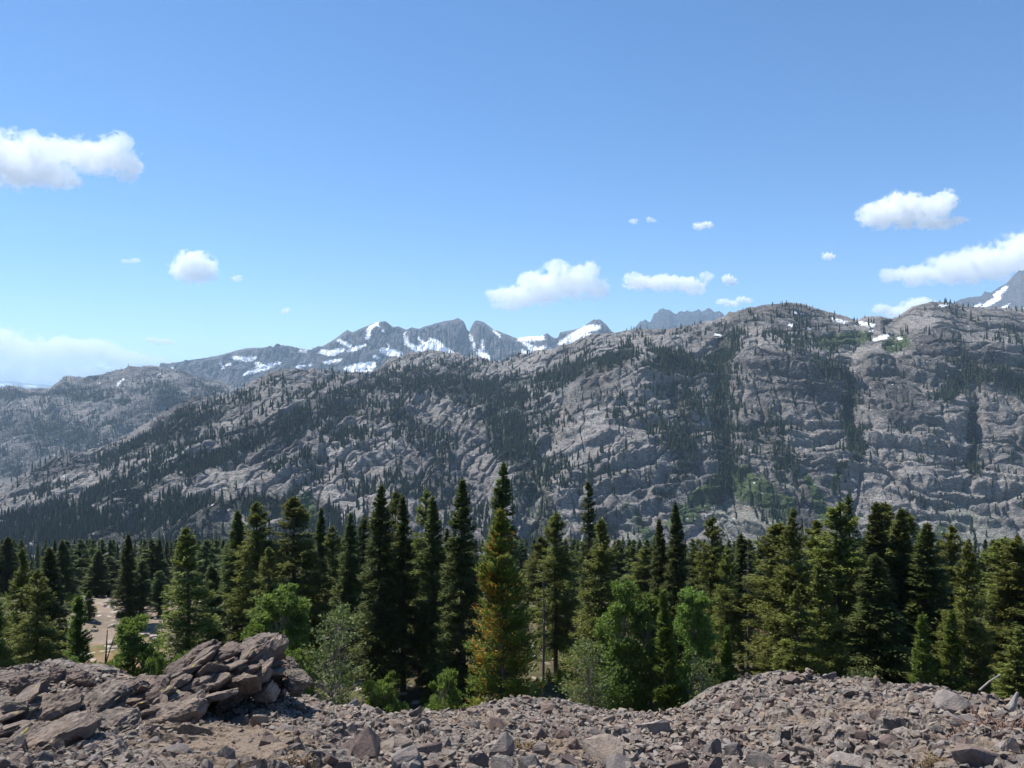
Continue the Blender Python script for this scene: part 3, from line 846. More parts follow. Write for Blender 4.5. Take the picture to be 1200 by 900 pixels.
cloud("c13", "broad pale cloud bank on the horizon at the left", [(0, 415, 62, 26), (50, 415, 50, 18), (92, 416, 45, 17), (145, 424, 42, 12), (30, 440, 90, 16), (-60, 412, 60, 32), (110, 438, 70, 10), (5, 398, 16, 9), (75, 402, 18, 9), (60, 406, 14, 8), (125, 412, 14, 7)], 31000, dens=2.4, wisp=0.9)
cloud("c14", "thin flat cloud sliver above the left horizon bank", [(184, 400, 16, 5)])
cloud("c15", "speck of cloud above the left end of the snowy peaks", [(335, 365, 7, 5)], dens=0.6)
cloud("c16", "faint wisp right of the compact cloud", [(277, 325, 11, 4)], dens=0.45)
cloud("c17", "faint wisp left of the compact cloud", [(152, 305, 11, 4)], dens=0.45)

# ------------------------------------------------------------------ trees
def tube_np(pts, rads, k=7):
    """tapered tube along points -> verts, quads"""
    pts = np.array(pts, float); n = len(pts)
    V = []
    for i in range(n):
        d = pts[min(i + 1, n - 1)] - pts[max(i - 1, 0)]; d /= np.linalg.norm(d) + 1e-9
        a = np.cross(d, [0.31, 0.9, 0.2]); a /= np.linalg.norm(a) + 1e-9
        b = np.cross(d, a)
        th = np.arange(k) / k * 2 * math.pi
        V.append(pts[i] + rads[i] * (np.cos(th)[:, None] * a + np.sin(th)[:, None] * b))
    V = np.concatenate(V)
    Q = []
    for i in range(n - 1):
        for j in range(k):
            Q.append((i * k + j, i * k + (j + 1) % k, (i + 1) * k + (j + 1) % k, (i + 1) * k + j))
    return V, np.array(Q)


def join_np(parts):
    V = []; Q = []; o = 0
    for v, q in parts:
        V.append(v); Q.append(q + o); o += len(v)
    return np.concatenate(V), np.concatenate(Q)


def tris_from(p, d, nrm, ln, wd):
    """leaf triangles at p pointing along d, lying across nrm"""
    d = d / (np.linalg.norm(d, axis=1)[:, None] + 1e-9)
    s = np.cross(d, nrm); s /= np.linalg.norm(s, axis=1)[:, None] + 1e-9
    a = p - d * (ln * 0.5)[:, None] + s * (wd * 0.5)[:, None]
    b = p - d * (ln * 0.5)[:, None] - s * (wd * 0.5)[:, None]
    c = p + d * (ln * 0.5)[:, None]
    V = np.stack([a, b, c], 1).reshape(-1, 3)
    return V, np.arange(len(V)).reshape(-1, 3)


def conifer_meshes(name, seed, H=18.0, R=1.9, low=0.10, nb=300, per=46, nl=0.34, prof='fir', mat=None, rust=False, gap=0.25, droop=0.35):
    r = np.random.RandomState(seed)
    t = np.sort(r.rand(nb) ** 0.9)
    t = np.round(t * 40) / 40 * 0.45 + t * 0.55 if prof != 'pine' else t     # branches gather loosely into whorls
    az = r.uniform(0, 2 * math.pi, nb)
    if prof == 'fir':
        L = R * np.minimum(1, ((1 - t) * 1.25) ** 0.85) * (0.75 + 0.25 * np.minimum(1, t / 0.1))
    elif prof == 'pine':
        L = R * np.minimum(1, ((1 - t) * 1.9) ** 0.7) * (0.7 + 0.3 * np.minimum(1, t / 0.15))
    elif prof == 'cone':
        L = R * (1 - t) ** 0.85
    else:
        L = R * np.minimum(1, (1 - t) ** 0.55)
    lump = fbm(np.cos(az) * 1.2, np.sin(az) * 1.2, t * 9 + seed, 1.0, 2)
    L = L * np.clip(r.uniform(0.62, 1.15, nb) + (0.55 if prof == 'pine' else 0.35) * lump, 0.3, 1.3) + 0.12
    keep = r.rand(nb) > gap * sstep(0.0, 0.5, lump * -1.5 + 0.3)
    t, az, L, lump = t[keep], az[keep], L[keep], lump[keep]
    n = len(t)
    zb = H * (low + (1 - low) * t) * 0.985
    up = np.where(t > 0.75, 0.55, 0.12 - 0.35 * (1 - t)) if prof != 'cone' else np.where(t > 0.5, 0.6, 0.3) + 0 * t
    cnt = np.maximum(6, (per * (0.25 + L / R)).astype(int))
    bi = np.repeat(np.arange(n), cnt)
    s = r.rand(len(bi)) ** 0.62
    bl = L[bi]
    out = np.stack([np.cos(az[bi]), np.sin(az[bi]), 0 * s], 1)
    side = np.stack([-np.sin(az[bi]), np.cos(az[bi]), 0 * s], 1)
    wdt = (0.10 + 0.30 * bl * np.sin(np.clip(s, 0, 1) * 2.6) * 0.8)
    off = r.normal(size=len(bi)) * wdt * 0.55
    z = zb[bi] + up[bi] * bl * s - droop * bl * s ** 2 * (1 - t[bi]) + 0.16 * bl * s ** 4
    p = out * (bl * s)[:, None] + side * off[:, None]
    p[:, 2] = z + r.normal(size=len(bi)) * 0.09 * (0.6 + bl * 0.3) - np.abs(off) * 0.2
    d = out * 0.9 + side * (np.sign(off) * r.uniform(0, 1.0, len(bi)))[:, None] + r.normal(size=(len(bi), 3)) * 0.35
    d[:, 2] += 0.15 if prof != 'cone' else 0.6
    nrm = np.stack([r.normal(size=len(bi)) * 0.55, r.normal(size=len(bi)) * 0.55, 0 * s + 1], 1)
    ln = nl * r.uniform(0.6, 1.3, len(bi)); wd = ln * r.uniform(0.26, 0.46, len(bi))
    V, T = tris_from(p, d, nrm, ln, wd)
    # leader at the very top
    m = 60
    zz = r.uniform(0.955, 1.0, m) * H; aa = r.uniform(0, 6.28, m)
    pl = np.stack([np.cos(aa) * (H - zz) * 0.18, np.sin(aa) * (H - zz) * 0.18, zz], 1)
    dl = np.stack([np.cos(aa) * 0.5, np.sin(aa) * 0.5, 0 * aa + 1], 1)
    V2, T2 = tris_from(pl, dl, r.normal(size=(m, 3)), np.full(m, nl), np.full(m, nl * 0.35))
    V, T = join_np([(V, T), (V2, T2)])
    idx = None
    mats = [mat]
    if rust:
        c = V[T].mean(1)
        nz = fbm(c[:, 0], c[:, 1], c[:, 2], 1.4, 2)
        lft = sstep(0.9, -0.9, c[:, 0] / R * 1.6 - 0.1)
        hh = c[:, 2] / H
        want = 0.50 * lft * np.where(hh > 0.42, 1.0, np.where(hh < 0.25, 0.9 * (c[:, 0] < -0.45 * R), 0.35)) + 0.05
        idx = ((nz + r.uniform(-0.4, 0.4, len(c))) > (0.44 - 0.75 * want)).astype(int) & (r.rand(len(c)) < 0.7)
        mats = [mat, M_RUST]
    crown = mesh_np(name + "_crown", V, T, mats, False, None, idx)
    # trunk with its limbs
    hs = np.linspace(0, 0.97, 9)
    wob = r.normal(size=(9, 2)) * 0.05; wob[0] = 0
    parts = [tube_np([(wob[i, 0], wob[i, 1], hs[i] * H - (0.6 if i == 0 else 0)) for i in range(9)], [0.24 * (1 - h) ** 0.8 * H / 18 + 0.015 for h in hs], 8)]
    for i in range(0, n, 4):
        e = L[i] * 0.8
        zz = zb[i]
        parts.append(tube_np([(0, 0, zz), (math.cos(az[i]) * e * 0.5, math.sin(az[i]) * e * 0.5, zz + up[i] * e * 0.5), (math.cos(az[i]) * e, math.sin(az[i]) * e, zz + up[i] * e - droop * e * 0.6 * (1 - t[i]))], [0.035, 0.022, 0.008], 4))
    for i in range(10):     # bare dead limbs below the crown
        a = r.uniform(0, 6.28); h = r.uniform(0.03, max(low, 0.08)) * H; e = r.uniform(0.4, 1.3)
        parts.append(tube_np([(0, 0, h), (math.cos(a) * e, math.sin(a) * e, h - 0.1 * e)], [0.03, 0.008], 4))
    v, q = join_np(parts)
    trunk = mesh_np(name + "_trunk", v, q, M_BARK, True)
    return crown, trunk, H, R


def leafy_meshes(name, seed, H=7.0, R=2.0, nclump=70, per=150, leaf=0.15, mat=None, low=0.2, stems=1, sparse=False):
    r = np.random.RandomState(seed)
    parts = []; P = []; D = []
    tips = []
    for sidx in range(stems):
        bx, by = (r.normal(size=2) * 0.25 * (stems > 1))
        lean = r.normal(size=2) * 0.12 * R * (1 + (stems > 1))
        tp = [(bx + lean[0] * f + 0.05 * r.normal(), by + lean[1] * f + 0.05 * r.normal(), H * 0.80 * f - (0.4 if f == 0 else 0)) for f in np.linspace(0, 1, 8)]
        parts.append(tube_np(tp, [0.10 * (1 - f) / math.sqrt(stems) * H / 7 + 0.012 for f in np.linspace(0, 1, 8)], 7))
        tp = np.array(tp)
        for c in range(nclump // stems):
            t = low + (1 - low) * r.rand()
            a = r.uniform(0, 6.28)
            w = math.sin(math.pi * min(1, (t - low) / (1 - low) * 0.72 + 0.22)) ** 0.7
            e = R * w * r.uniform(0.25, 1.0)
            i = min(6, int(t * 7)); b = tp[i] + (tp[i + 1] - tp[i]) * (t * 7 - i) * 0.9
            b = b * [1, 1, 0.9]
            tip = b + [math.cos(a) * e, math.sin(a) * e, 0.35 * e + 0.16 * H * t * t]
            tip[2] = min(tip[2], H)
            mid = (b + tip) / 2 + [0, 0, -0.05 * e]
            parts.append(tube_np([b, mid, tip], [0.03, 0.018, 0.006], 4))
            if sparse:
                for q_ in range(3):
                    aa = a + r.normal() * 0.7
                    parts.append(tube_np([mid, mid + np.array([math.cos(aa), math.sin(aa), r.uniform(-.2, .6)]) * e * 0.4], [0.012, 0.004], 3))
            cr = (0.20 + 0.16 * r.rand()) * R * (0.6 + 0.5 * w)
            m = int(per * r.uniform(0.5, 1.2) * (0.4 if sparse else 1.0))
            g = r.normal(size=(m, 3)); g /= np.linalg.norm(g, axis=1)[:, None]
            P.append(tip + g * (cr * r.rand(m)[:, None] ** 0.45) * [1, 1, 0.75])
            D.append(g + r.normal(size=(m, 3)) * 0.8)
    P = np.concatenate(P); D = np.concatenate(D)
    n = len(P)
    ln = leaf * r.uniform(0.7, 1.3, n)
    V, T = tris_from(P, D, r.normal(size=(n, 3)) * 0.8 + [0, 0, 0.8], ln, ln * 0.8)
    crown = mesh_np(name + "_crown", V, T, mat)
    v, q = join_np(parts)
    trunk = mesh_np(name + "_trunk", v, q, M_ABARK, True)
    return crown, trunk, H, R


PROTO = {}
for i in range(5):
    PROTO['fir', i] = conifer_meshes("fir%d" % i, 20 + i, low=0.05 + 0.02 * i, mat=M_FIR, prof='fir', nb=520, per=84, nl=0.27)
for i in range(4):
    PROTO['pine', i] = conifer_meshes("pine%d" % i, 40 + i, R=2.3, low=0.08 + 0.04 * i, mat=M_PINE, prof='pine', nb=330, per=120, gap=0.5, nl=0.28)
for i in range(3):
    PROTO['spire', i] = conifer_meshes("spire%d" % i, 60 + i, R=1.3, low=0.14 + 0.05 * i, mat=M_FIR, prof='spire', nb=340, per=60, gap=0.4, nl=0.26)
for i in range(3):
    PROTO['young', i] = conifer_meshes("young%d" % i, 70 + i, H=10, R=1.2, low=0.03, mat=M_OLIVE, prof='cone', nb=260, per=56, gap=0.25, nl=0.26)
PROTO['rust', 0] = conifer_meshes("rust0", 81, H=17, R=3.6, low=0.03, mat=M_YELLOW, prof='cone', nb=460, per=150, gap=0.5, nl=0.27, rust=True)
for i in range(3):
    PROTO['wide', i] = conifer_meshes("wide%d" % i, 90 + i, H=16, R=2.9, low=0.05, mat=M_PINE, prof='fir', nb=400, per=125, gap=0.6, nl=0.28)
for i in range(3):
    PROTO['aspen', i] = leafy_meshes("aspen%d" % i, 100 + i, H=11, R=1.75, mat=M_ASPEN, nclump=120, per=170)
PROTO['bare', 0] = leafy_meshes("bare0", 110, mat=M_WILLOW, nclump=110, per=120, sparse=True, H=9.5, R=1.9, leaf=0.13)
for i in range(2):
    PROTO['shrub', i] = leafy_meshes("shrub%d" % i, 120 + i, H=7.0, R=1.5, mat=M_ASPEN, nclump=90, per=170, low=0.1, stems=4, leaf=0.14)
for i in range(5):   # lighter meshes for the rows further back
    PROTO['back', i] = conifer_meshes("back%d" % i, 130 + i, R=1.9, low=0.05 + 0.02 * i, mat=M_FIR, prof=('fir', 'pine', 'spire', 'fir', 'pine')[i], nb=190, per=34, nl=0.55, gap=0.3)

CATN = {'fir': ('fir_tree', 'conifer'), 'pine': ('pine_tree', 'conifer'), 'spire': ('fir_tree', 'conifer'), 'young': ('young_pine_tree', 'conifer'), 'rust': ('rusty_pine_tree', 'conifer'),
        'wide': ('pine_tree', 'conifer'), 'aspen': ('aspen_tree', 'aspen'), 'bare': ('aspen_tree', 'aspen'), 'shrub': ('shrub', 'shrub'), 'back': ('conifer_tree', 'conifer')}
placed = []


def plant(px, ytop, Y, wpx, kind, i, label, group="conifers below the ledge", rot=None):
    crown, trunk, H0, R0 = PROTO[kind, i]
    if 900 < px < 1230 and kind in ('fir', 'pine', 'wide') and Y < 75: wpx *= 1.28
    x = (px - 600) / F * Y
    zt = (HZ - ytop) / F * Y
    zb = ground_at(x, Y)
    h = zt - zb
    sx = (wpx * (1.12 if kind in ('fir', 'pine', 'spire', 'back') else 1.0) / F * Y) / (2 * R0 * (0.82 if kind not in ('aspen', 'bare', 'shrub') else 0.95))
    name, cat = CATN[kind]
    root = bpy.data.objects.new(name, None); C.objects.link(root)
    root.empty_display_size = 0.5
    root.location = (x, Y, zb)
    if kind in ('aspen', 'bare', 'shrub'): sx *= 1.4 if kind != 'shrub' else 1.0; h *= 1.12 if kind != 'shrub' else 1.05
    root.scale = (sx, sx, h / H0)
    root.rotation_euler = (random.gauss(0, 0.018), random.gauss(0, 0.018), random.uniform(0, 6.28) if rot is None else rot)
    tag(root, label, cat, group)
    a = link("crown", crown, root); b = link("trunk", trunk, root)
    placed.append((x, Y, wpx / F * Y / 2, px))
    return root


T = [
 # px, top row, distance, width px, kind, variant, label
 (-2, 690, 44, 70, 'wide', 0, "dark broad conifer cut by the left edge of the photo, just above the stones"),
 (8, 629, 120, 28, 'fir', 0, "leftmost of the far conifers, its tip at the left edge below the blue slope"),
 (25, 641, 60, 48, 'wide', 1, "olive feathery conifer between the left edge and the darkest left tree"),
 (57, 641, 64, 46, 'fir', 1, "darkest blunt-topped conifer of the left group"),
 (42, 668, 52, 44, 'pine', 0, "loose brownish-green conifer in front of the darkest left tree"),
 (72, 633, 100, 26, 'fir', 2, "conifer tip showing just right of the darkest blunt-topped left tree"),
 (92, 700, 55, 44, 'young', 0, "low bushy conifer at the left end of the stony clearing"),
 (113, 645, 118, 24, 'fir', 3, "far conifer directly behind the upper end of the clearing, left of the tall spruce"),
 (104, 692, 90, 16, 'young', 1, "smallest brownish conifer standing alone on the clearing"),
 (128, 652, 125, 30, 'back', 1, "pale far conifer just left of the tall clearing spruce"),
 (149, 626, 88, 26, 'fir', 4, "tall dark spruce with layered branches at the edge of the clearing"),
 (166, 656, 90, 22, 'spire', 0, "slender conifer touching the right side of the tall clearing spruce"),
 (187, 668, 95, 20, 'spire', 1, "thin conifer with a bare lower trunk right of the clearing"),
 (223, 616, 56, 84, 'wide', 2, "large loose yellow-green pine behind the rock outcrop"),
 (248, 660, 62, 30, 'spire', 2, "narrow dark conifer tight against the right side of the large loose pine"),
 (276, 598, 72, 42, 'fir', 0, "dark conifer with drooping branches, first of the tall ones right of the loose pine"),
 (303, 587, 70, 46, 'pine', 1, "tall olive conifer between two darker ones above the pale aspens"),
 (318, 640, 62, 34, 'pine', 3, "short conifer squeezed before the tall olive one above the aspens"),
 (342, 580, 70, 54, 'pine', 2, "broad-crowned tall conifer directly above the large aspen"),
 (371, 594, 74, 30, 'fir', 2, "thin pointed conifer just right of the broad-crowned one"),
 (390, 616, 78, 32, 'pine', 0, "shorter blunt conifer in the gap left of the dense dark stand"),
 (410, 600, 72, 34, 'fir', 3, "conifer at the left end of the dense dark stand"),
 (421, 604, 84, 28, 'spire', 1, "thin conifer half hidden at the left of the dense dark stand"),
 (445, 567, 62, 52, 'fir', 1, "tall blunt columnar conifer leading the dense dark stand"),
 (461, 575, 84, 28, 'pine', 3, "slim conifer tip right behind the blunt columnar one"),
 (473, 580, 64, 40, 'fir', 4, "pointed conifer between the blunt columnar one and the twin tops"),
 (496, 573, 72, 36, 'pine', 0, "left one of the two conifers whose tops touch in the dark stand"),
 (508, 581, 64, 42, 'fir', 0, "right one of the two conifers whose tops touch in the dark stand"),
 (542, 560, 60, 54, 'fir', 2, "tall slender dark conifer left of the tree behind the rusty pine"),
 (523, 620, 82, 30, 'back', 0, "dim short conifer between the twin tops and the tall slender one"),
 (583, 541, 66, 50, 'fir', 3, "tallest conifer of all, rising behind the rusty pine"),
 (590, 594, 46, 112, 'rust', 0, "rusty-tipped yellow-green pine standing alone at the centre before the ledge"),
 (632, 628, 84, 36, 'pine', 1, "pale grey-green thin conifer between the rusty pine and the bare-trunked one"),
 (651, 599, 70, 38, 'pine', 2, "round-topped conifer with a long bare dark trunk right of the rusty pine"),
 (692, 564, 74, 26, 'spire', 0, "thin dark spire rising highest over the broad pine"),
 (706, 607, 56, 78, 'wide', 1, "broad dense pine beneath the thin dark spire"),
 (665, 650, 80, 34, 'back', 2, "dull conifer between the bare trunk and the broad dense pine"),
 (756, 640, 92, 30, 'pine', 3, "faint olive conifer in the gap right of the broad dense pine"),
 (777, 608, 72, 32, 'fir', 4, "dark narrow conifer left of the taller pair member above the green aspens"),
 (797, 587, 70, 34, 'fir', 0, "tall narrow conifer with clumped branches above the green aspens"),
 (813, 640, 90, 26, 'back', 1, "dim conifer behind the pair above the green aspens"),
 (830, 603, 66, 38, 'pine', 1, "pointed conifer with a long dark trunk at the gap before the big right stand"),
 (850, 640, 62, 30, 'pine', 0, "light green slim conifer in the gap before the big right stand"),
 (868, 625, 70, 30, 'spire', 2, "thin-crowned bare-stemmed conifer at the left of the big right stand"),
 (880, 645, 84, 28, 'pine', 2, "sparse pale conifer touching the left of the big right stand"),
 (784, 690, 48, 40, 'young', 2, "dark young conifer between the two green aspens"),
 (852, 735, 50, 30, 'young', 1, "small bright young conifer in the gap before the big right stand"),
 (911, 612, 60, 52, 'pine', 3, "soft yellow-green pine forming the left edge of the big right stand"),
 (931, 596, 56, 60, 'wide', 0, "bright-topped full pine near the left edge of the big right stand"),
 (957, 609, 64, 44, 'pine', 0, "lower rounded pine between two taller ones in the big right stand"),
 (983, 588, 60, 52, 'pine', 1, "bulky round-topped pine in the middle of the big right stand"),
 (1000, 580, 72, 26, 'spire', 1, "thin pointed top, the highest of the big right stand"),
 (1021, 587, 62, 44, 'fir', 1, "blunt pine just right of the thin highest top of the right stand"),
 (1035, 588, 68, 42, 'pine', 2, "second blunt pine right of the thin highest top of the right stand"),
 (1053, 594, 62, 42, 'fir', 2, "dark pine with a notched top in the right half of the right stand"),
 (1068, 598, 64, 44, 'pine', 3, "olive pine behind the notched dark one of the right stand"),
 (1085, 612, 60, 48, 'fir', 4, "last sloping-shouldered pine at the right end of the big right stand"),
 (970, 660, 52, 56, 'wide', 2, "low dark pine filling the front of the big right stand, left part"),
 (1030, 650, 54, 60, 'fir', 3, "low dark pine filling the front of the big right stand, right part"),
 (938, 690, 50, 60, 'wide', 1, "soft low pine at the front left corner of the big right stand"),
 (1115, 615, 66, 36, 'pine', 0, "round-topped conifer just right of the big right stand"),
 (1128, 634, 56, 54, 'wide', 2, "reddish-olive broad conifer right of the big right stand"),
 (1150, 655, 78, 34, 'back', 3, "dim conifer above the fallen log"),
 (1174, 628, 62, 44, 'pine', 2, "conifer left of the last one at the right edge"),
 (1192, 627, 60, 46, 'pine', 1, "last conifer at the right edge of the photo"),
 (1083, 722, 48, 44, 'young', 0, "bright green young pine in front of the dark right stand"),
 (1112, 715, 52, 40, 'young', 2, "dark young pine right of the bright green one"),
 (1190, 735, 48, 56, 'wide', 0, "low olive pine in the bottom right corner above the dry twigs"),
 (1222, 640, 58, 60, 'fir', 2, "conifer cut off by the right edge"),
 (-35, 640, 60, 60, 'fir', 3, "conifer cut off by the left edge"),
 (740, 760, 60, 50, 'pine', 3, "low shaded conifer behind the small pale aspen"),
]
for a in T:
    plant(*a, rot=(0 if a[4] == 'rust' else None))
L_ = "broadleaf trees below the ledge"
plant(157, 722, 50, 50, 'aspen', 0, "small bright green aspen at the foot of the clearing", L_)
plant(185, 752, 48, 40, 'shrub', 0, "low green bush between the small aspen and the rock outcrop", L_)
plant(328, 686, 48, 62, 'aspen', 1, "large bright green aspen right above the rock outcrop", L_)
plant(300, 730, 46, 40, 'aspen', 0, "lower leafy aspen tucked behind the top of the outcrop", L_)
plant(378, 708, 44, 74, 'bare', 0, "sparse grey-green aspen with bare pale twigs right of the outcrop", L_)
plant(360, 755, 43, 60, 'shrub', 1, "green bush at the foot of the sparse aspen", L_)
plant(452, 776, 46, 54, 'shrub', 0, "round green bush left of the dark trunk below the dense stand", L_)
plant(512, 778, 46, 50, 'shrub', 1, "round green bush right of the dark trunk below the dense stand", L_)
plant(728, 682, 50, 46, 'aspen', 2, "tall pale green aspen right of the broad dense pine", L_)
plant(692, 752, 48, 50, 'bare', 0, "dull green leafy sapling below the broad dense pine", L_)
plant(765, 698, 50, 44, 'aspen', 1, "green aspen left of the dark young conifer", L_)
plant(807, 692, 50, 44, 'aspen', 0, "green aspen right of the dark young conifer", L_)
plant(830, 770, 47, 40, 'bare', 0, "low dull sapling below the green aspens at their right", L_)
plant(115, 768, 48, 44, 'shrub', 1, "bright green bush at the left foot of the clearing", L_)
plant(70, 770, 47, 50, 'shrub', 0, "low green bush above the stones near the left edge", L_)
plant(218, 760, 46, 50, 'shrub', 1, "green bush under the large loose pine", L_)
plant(1010, 785, 46, 44, 'bare', 0, "dull sapling under the dark right stand", L_)

# rows further back on the shelf
rb = random.Random(31)
REG = [(-60, 100, 24, "far conifer in the row behind the left group, left of the clearing"),
       (100, 190, 22, "far conifer in the row beyond the top of the stony clearing"),
       (190, 290, 26, "far conifer in the row behind the large loose pine"),
       (290, 430, 24, "dim conifer deep behind the trees above the aspens"),
       (430, 600, 26, "dim conifer deep inside the dense dark stand"),
       (600, 760, 24, "dim conifer deep behind the broad dense pine"),
       (760, 900, 18, "dim conifer in the gap before the big right stand"),
       (900, 1100, 22, "dim conifer deep inside the big right stand"),
       (1100, 1260, 20, "dim conifer in the background at the right edge")]
for (a, b, n, lab) in REG:
    for k in range(n):
        for _try in range(20):
            px = a + (b - a) * (k + rb.random()) / n
            Y = rb.uniform(112, 290) if px < 280 else rb.uniform(88, 230)
            x = (px - 600) / F * Y
            if not (90 < px < 215 and Y < 116): break
        zb = ground_at(x, Y); h = rb.uniform(14, 20)
        ytop = HZ - (zb + h) / Y * F
        plant(px, max(ytop, 632), Y, rb.uniform(2.2, 3.3) * F / Y, 'back', rb.randrange(5), lab, lab.replace("far conifer", "conifers").replace("dim conifer", "conifers"))

# bare standing snag at the foot of the clearing
v, q = join_np([tube_np([(0, 0, -0.5), (0.05, 0, 1.2), (0.02, 0, 2.4), (0.12, 0, 3.4)], [0.09, 0.07, 0.05, 0.02], 7),
                tube_np([(0.02, 0, 2.4), (0.35, 0.1, 3.1), (0.5, 0.1, 3.3)], [0.03, 0.02, 0.006], 5), tube_np([(0.04, 0, 1.6), (-0.35, 0.1, 2.1)], [0.025, 0.006], 5)])
x, Y = (123 - 600) / F * 52, 52
zb = ground_at(x, Y)
o = link("dead_tree", mesh_np("dead_tree", v, q, M_BARK, True), loc=(x, Y, zb)); o.scale = (1.3, 1.3, ((HZ - 738) / F * Y - zb) / 3.4)
tag(o, "thin bare dead tree standing at the left foot of the clearing", "dead tree")
for (px, yt, Y, lab) in [(636, 655, 62, "grey dead tree right of the rusty-tipped pine"), (876, 640, 66, "bare dead trunk left of the big right stand"), (888, 668, 70, "shorter bare dead trunk left of the big right stand"),
                        (396, 700, 60, "bare dead trunk between the sparse aspen and the dense dark stand"), (1148, 700, 60, "bare dead tree above the fallen log")]:
    x = (px - 600) / F * Y; zb = ground_at(x, Y); h = (HZ - yt) / F * Y - zb
    r_ = random.Random(px); ps = [tube_np([(0, 0, -0.5), (0.1, 0, h * 0.5), (0.05, 0.1, h)], [0.12, 0.085, 0.02], 7)]
    for k in range(26):
        a = r_.uniform(0, 6.28); zz = h * r_.uniform(0.3, 0.97); e = r_.uniform(0.3, 1.5) * (1.2 - zz / h)
        ps.append(tube_np([(0.08, 0, zz), (math.cos(a) * e * 0.6, math.sin(a) * e * 0.6, zz + 0.05), (math.cos(a) * e, math.sin(a) * e, zz - 0.15 * e)], [0.03, 0.018, 0.006], 4))
    v, q = join_np(ps)
    tag(link("dead_tree", mesh_np("dead_tree", v, q, M_SNAG, True), loc=(x, Y, zb)), lab, "dead tree", "dead trees among the conifers")
# dead trunk beside the pale twigs, dark trunk between two round bushes come with their trees; the fallen log at the right
v, q = join_np([tube_np([(-1.0, 0, -0.5), (0, 0.1, 0.3), (1.0, 0, 1.0)], [0.10, 0.09, 0.06], 8), tube_np([(0.4, 0, 0.6), (0.55, 0.2, 1.0)], [0.03, 0.008], 5)])
Y = 47; x = (1160 - 600) / F * Y
o = link("fallen_log", mesh_np("fallen_log", v, q, M_DEAD, True), loc=(x, Y, (HZ - 803) / F * Y)); o.scale = (0.62, 0.62, 0.62)
tag(o, "pale fallen log leaning among the conifers at the right", "log")

# low growth between the trunks, one mass
ru = np.random.RandomState(55)
Pu = []; Du = []; Nu = []
for k in range(1500):
    px = ru.uniform(-120, 1320); Y = ru.uniform(38, 150)
    cl = math.exp(-((px - 140) / 70.0) ** 2) if 62 < Y < 130 else 0.0
    if ru.rand() < cl: continue
    x = (px - 600) / F * Y
    h = ru.uniform(0.5, 2.6) * (0.6 if Y < 60 else 1.0); w = h * ru.uniform(0.4, 0.9)
    m = int(60 + 70 * h)
    g = ru.normal(size=(m, 3)); g /= np.linalg.norm(g, axis=1)[:, None]; g[:, 2] = np.abs(g[:, 2])
    f = ru.rand(m) ** 0.4
    taper = 1 - 0.6 * f * g[:, 2]
    q = g * f[:, None] * np.array([w, w, h]) ; q[:, :2] *= taper[:, None]
    Pu.append(q + [x, Y, ground_at(x, Y)]); Du.append(g + ru.normal(size=(m, 3)) * 0.6 + [0, 0, 0.4]); Nu.append(np.full(m, 0.26))
Pu = np.concatenate(Pu); Du = np.concatenate(Du); Nu = np.concatenate(Nu)
V, T_ = tris_from(Pu, Du, ru.normal(size=(len(Pu), 3)) * 0.7 + [0, 0, 0.7], Nu, Nu * 0.5)
tag(link("undergrowth", mesh_np("undergrowth", V, T_, M_OLIVE)), "low green seedlings and brush covering the forest floor", "undergrowth", kind="stuff")

# ------------------------------------------------------------------ rocks
def hull_rock(seed, dims, npts=13, sub=0, rough=0.0, mat=None, name="rock"):
    r = random.Random(seed)
    bm = bmesh.new()
    for i in range(npts):
        p = Vector((r.gauss(0, 1), r.gauss(0, 1), r.gauss(0, 1))).normalized()
        m = max(abs(p.x), abs(p.y), abs(p.z))
        p = p * (0.55 + 0.45 / m) * r.uniform(0.85, 1.0)      # between a ball and a box
        bm.verts.new((p.x * dims[0] / 2, p.y * dims[1] / 2, p.z * dims[2] / 2))
    bmesh.ops.convex_hull(bm, input=bm.verts)
    bmesh.ops.delete(bm, geom=[v for v in bm.verts if not v.link_faces], context='VERTS')
    if sub:
        bmesh.ops.triangulate(bm, faces=bm.faces)
        for s in range(sub):
            bmesh.ops.subdivide_edges(bm, edges=[e for e in bm.edges if e.calc_length() > max(dims) * 0.03], cuts=1, use_grid_fill=True)
        bmesh.ops.triangulate(bm, faces=bm.faces)
        co = np.array([v.co[:] for v in bm.verts])
        nr = np.array([v.normal[:] for v in bm.verts]); bm.normal_update(); nr = np.array([v.normal[:] for v in bm.verts])
        s = max(dims)
        d = rough * s * (0.55 * fbm(co[:, 0] + seed, co[:, 1], co[:, 2] * 1.6, s * 0.42, 3) + 0.36 * fbm(co[:, 0], co[:, 1] + seed, co[:, 2] * 3.5, s * 0.22, 4, True) + 0.16 * fbm(co[:, 0], co[:, 1] + seed, co[:, 2] * 2, s * 0.07, 2, True))
        stp = np.floor((co[:, 2] + 0.1 * s * fbm(co[:, 0], co[:, 1], co[:, 2], s * 0.6, 2)) / (dims[2] * 0.23))
        lay = (np.sin(stp * 12.9898 + seed) * 43758.5453) % 1.0
        side = 1 - np.abs(nr[:, 2])
        d = d - rough * 0.6 * s * lay * side
        co = co + nr * d[:, None]
        for v_, c_ in zip(bm.verts, co): v_.co = c_
    me = bpy.data.meshes.new(name); bm.to_mesh(me); bm.free()
    if mat: me.materials.append(mat)
    return me


def ledge_at(x, Y):
    return float(ledge_z(np.array([float(x)]), np.array([float(Y)]))[0])


def hit_ledge(px, py):
    """where the sight line through a picture point meets the ledge"""
    Ys = np.linspace(3.6, 9.6, 241)
    x = (px - 600) / F * Ys
    zl = (HZ - py) / F * Ys
    zt = ledge_base(x, Ys)
    m = np.nonzero(zl < zt)[0]
    i = m[0] if len(m) else len(Ys) - 12
    return float(x[i]), float(Ys[i])


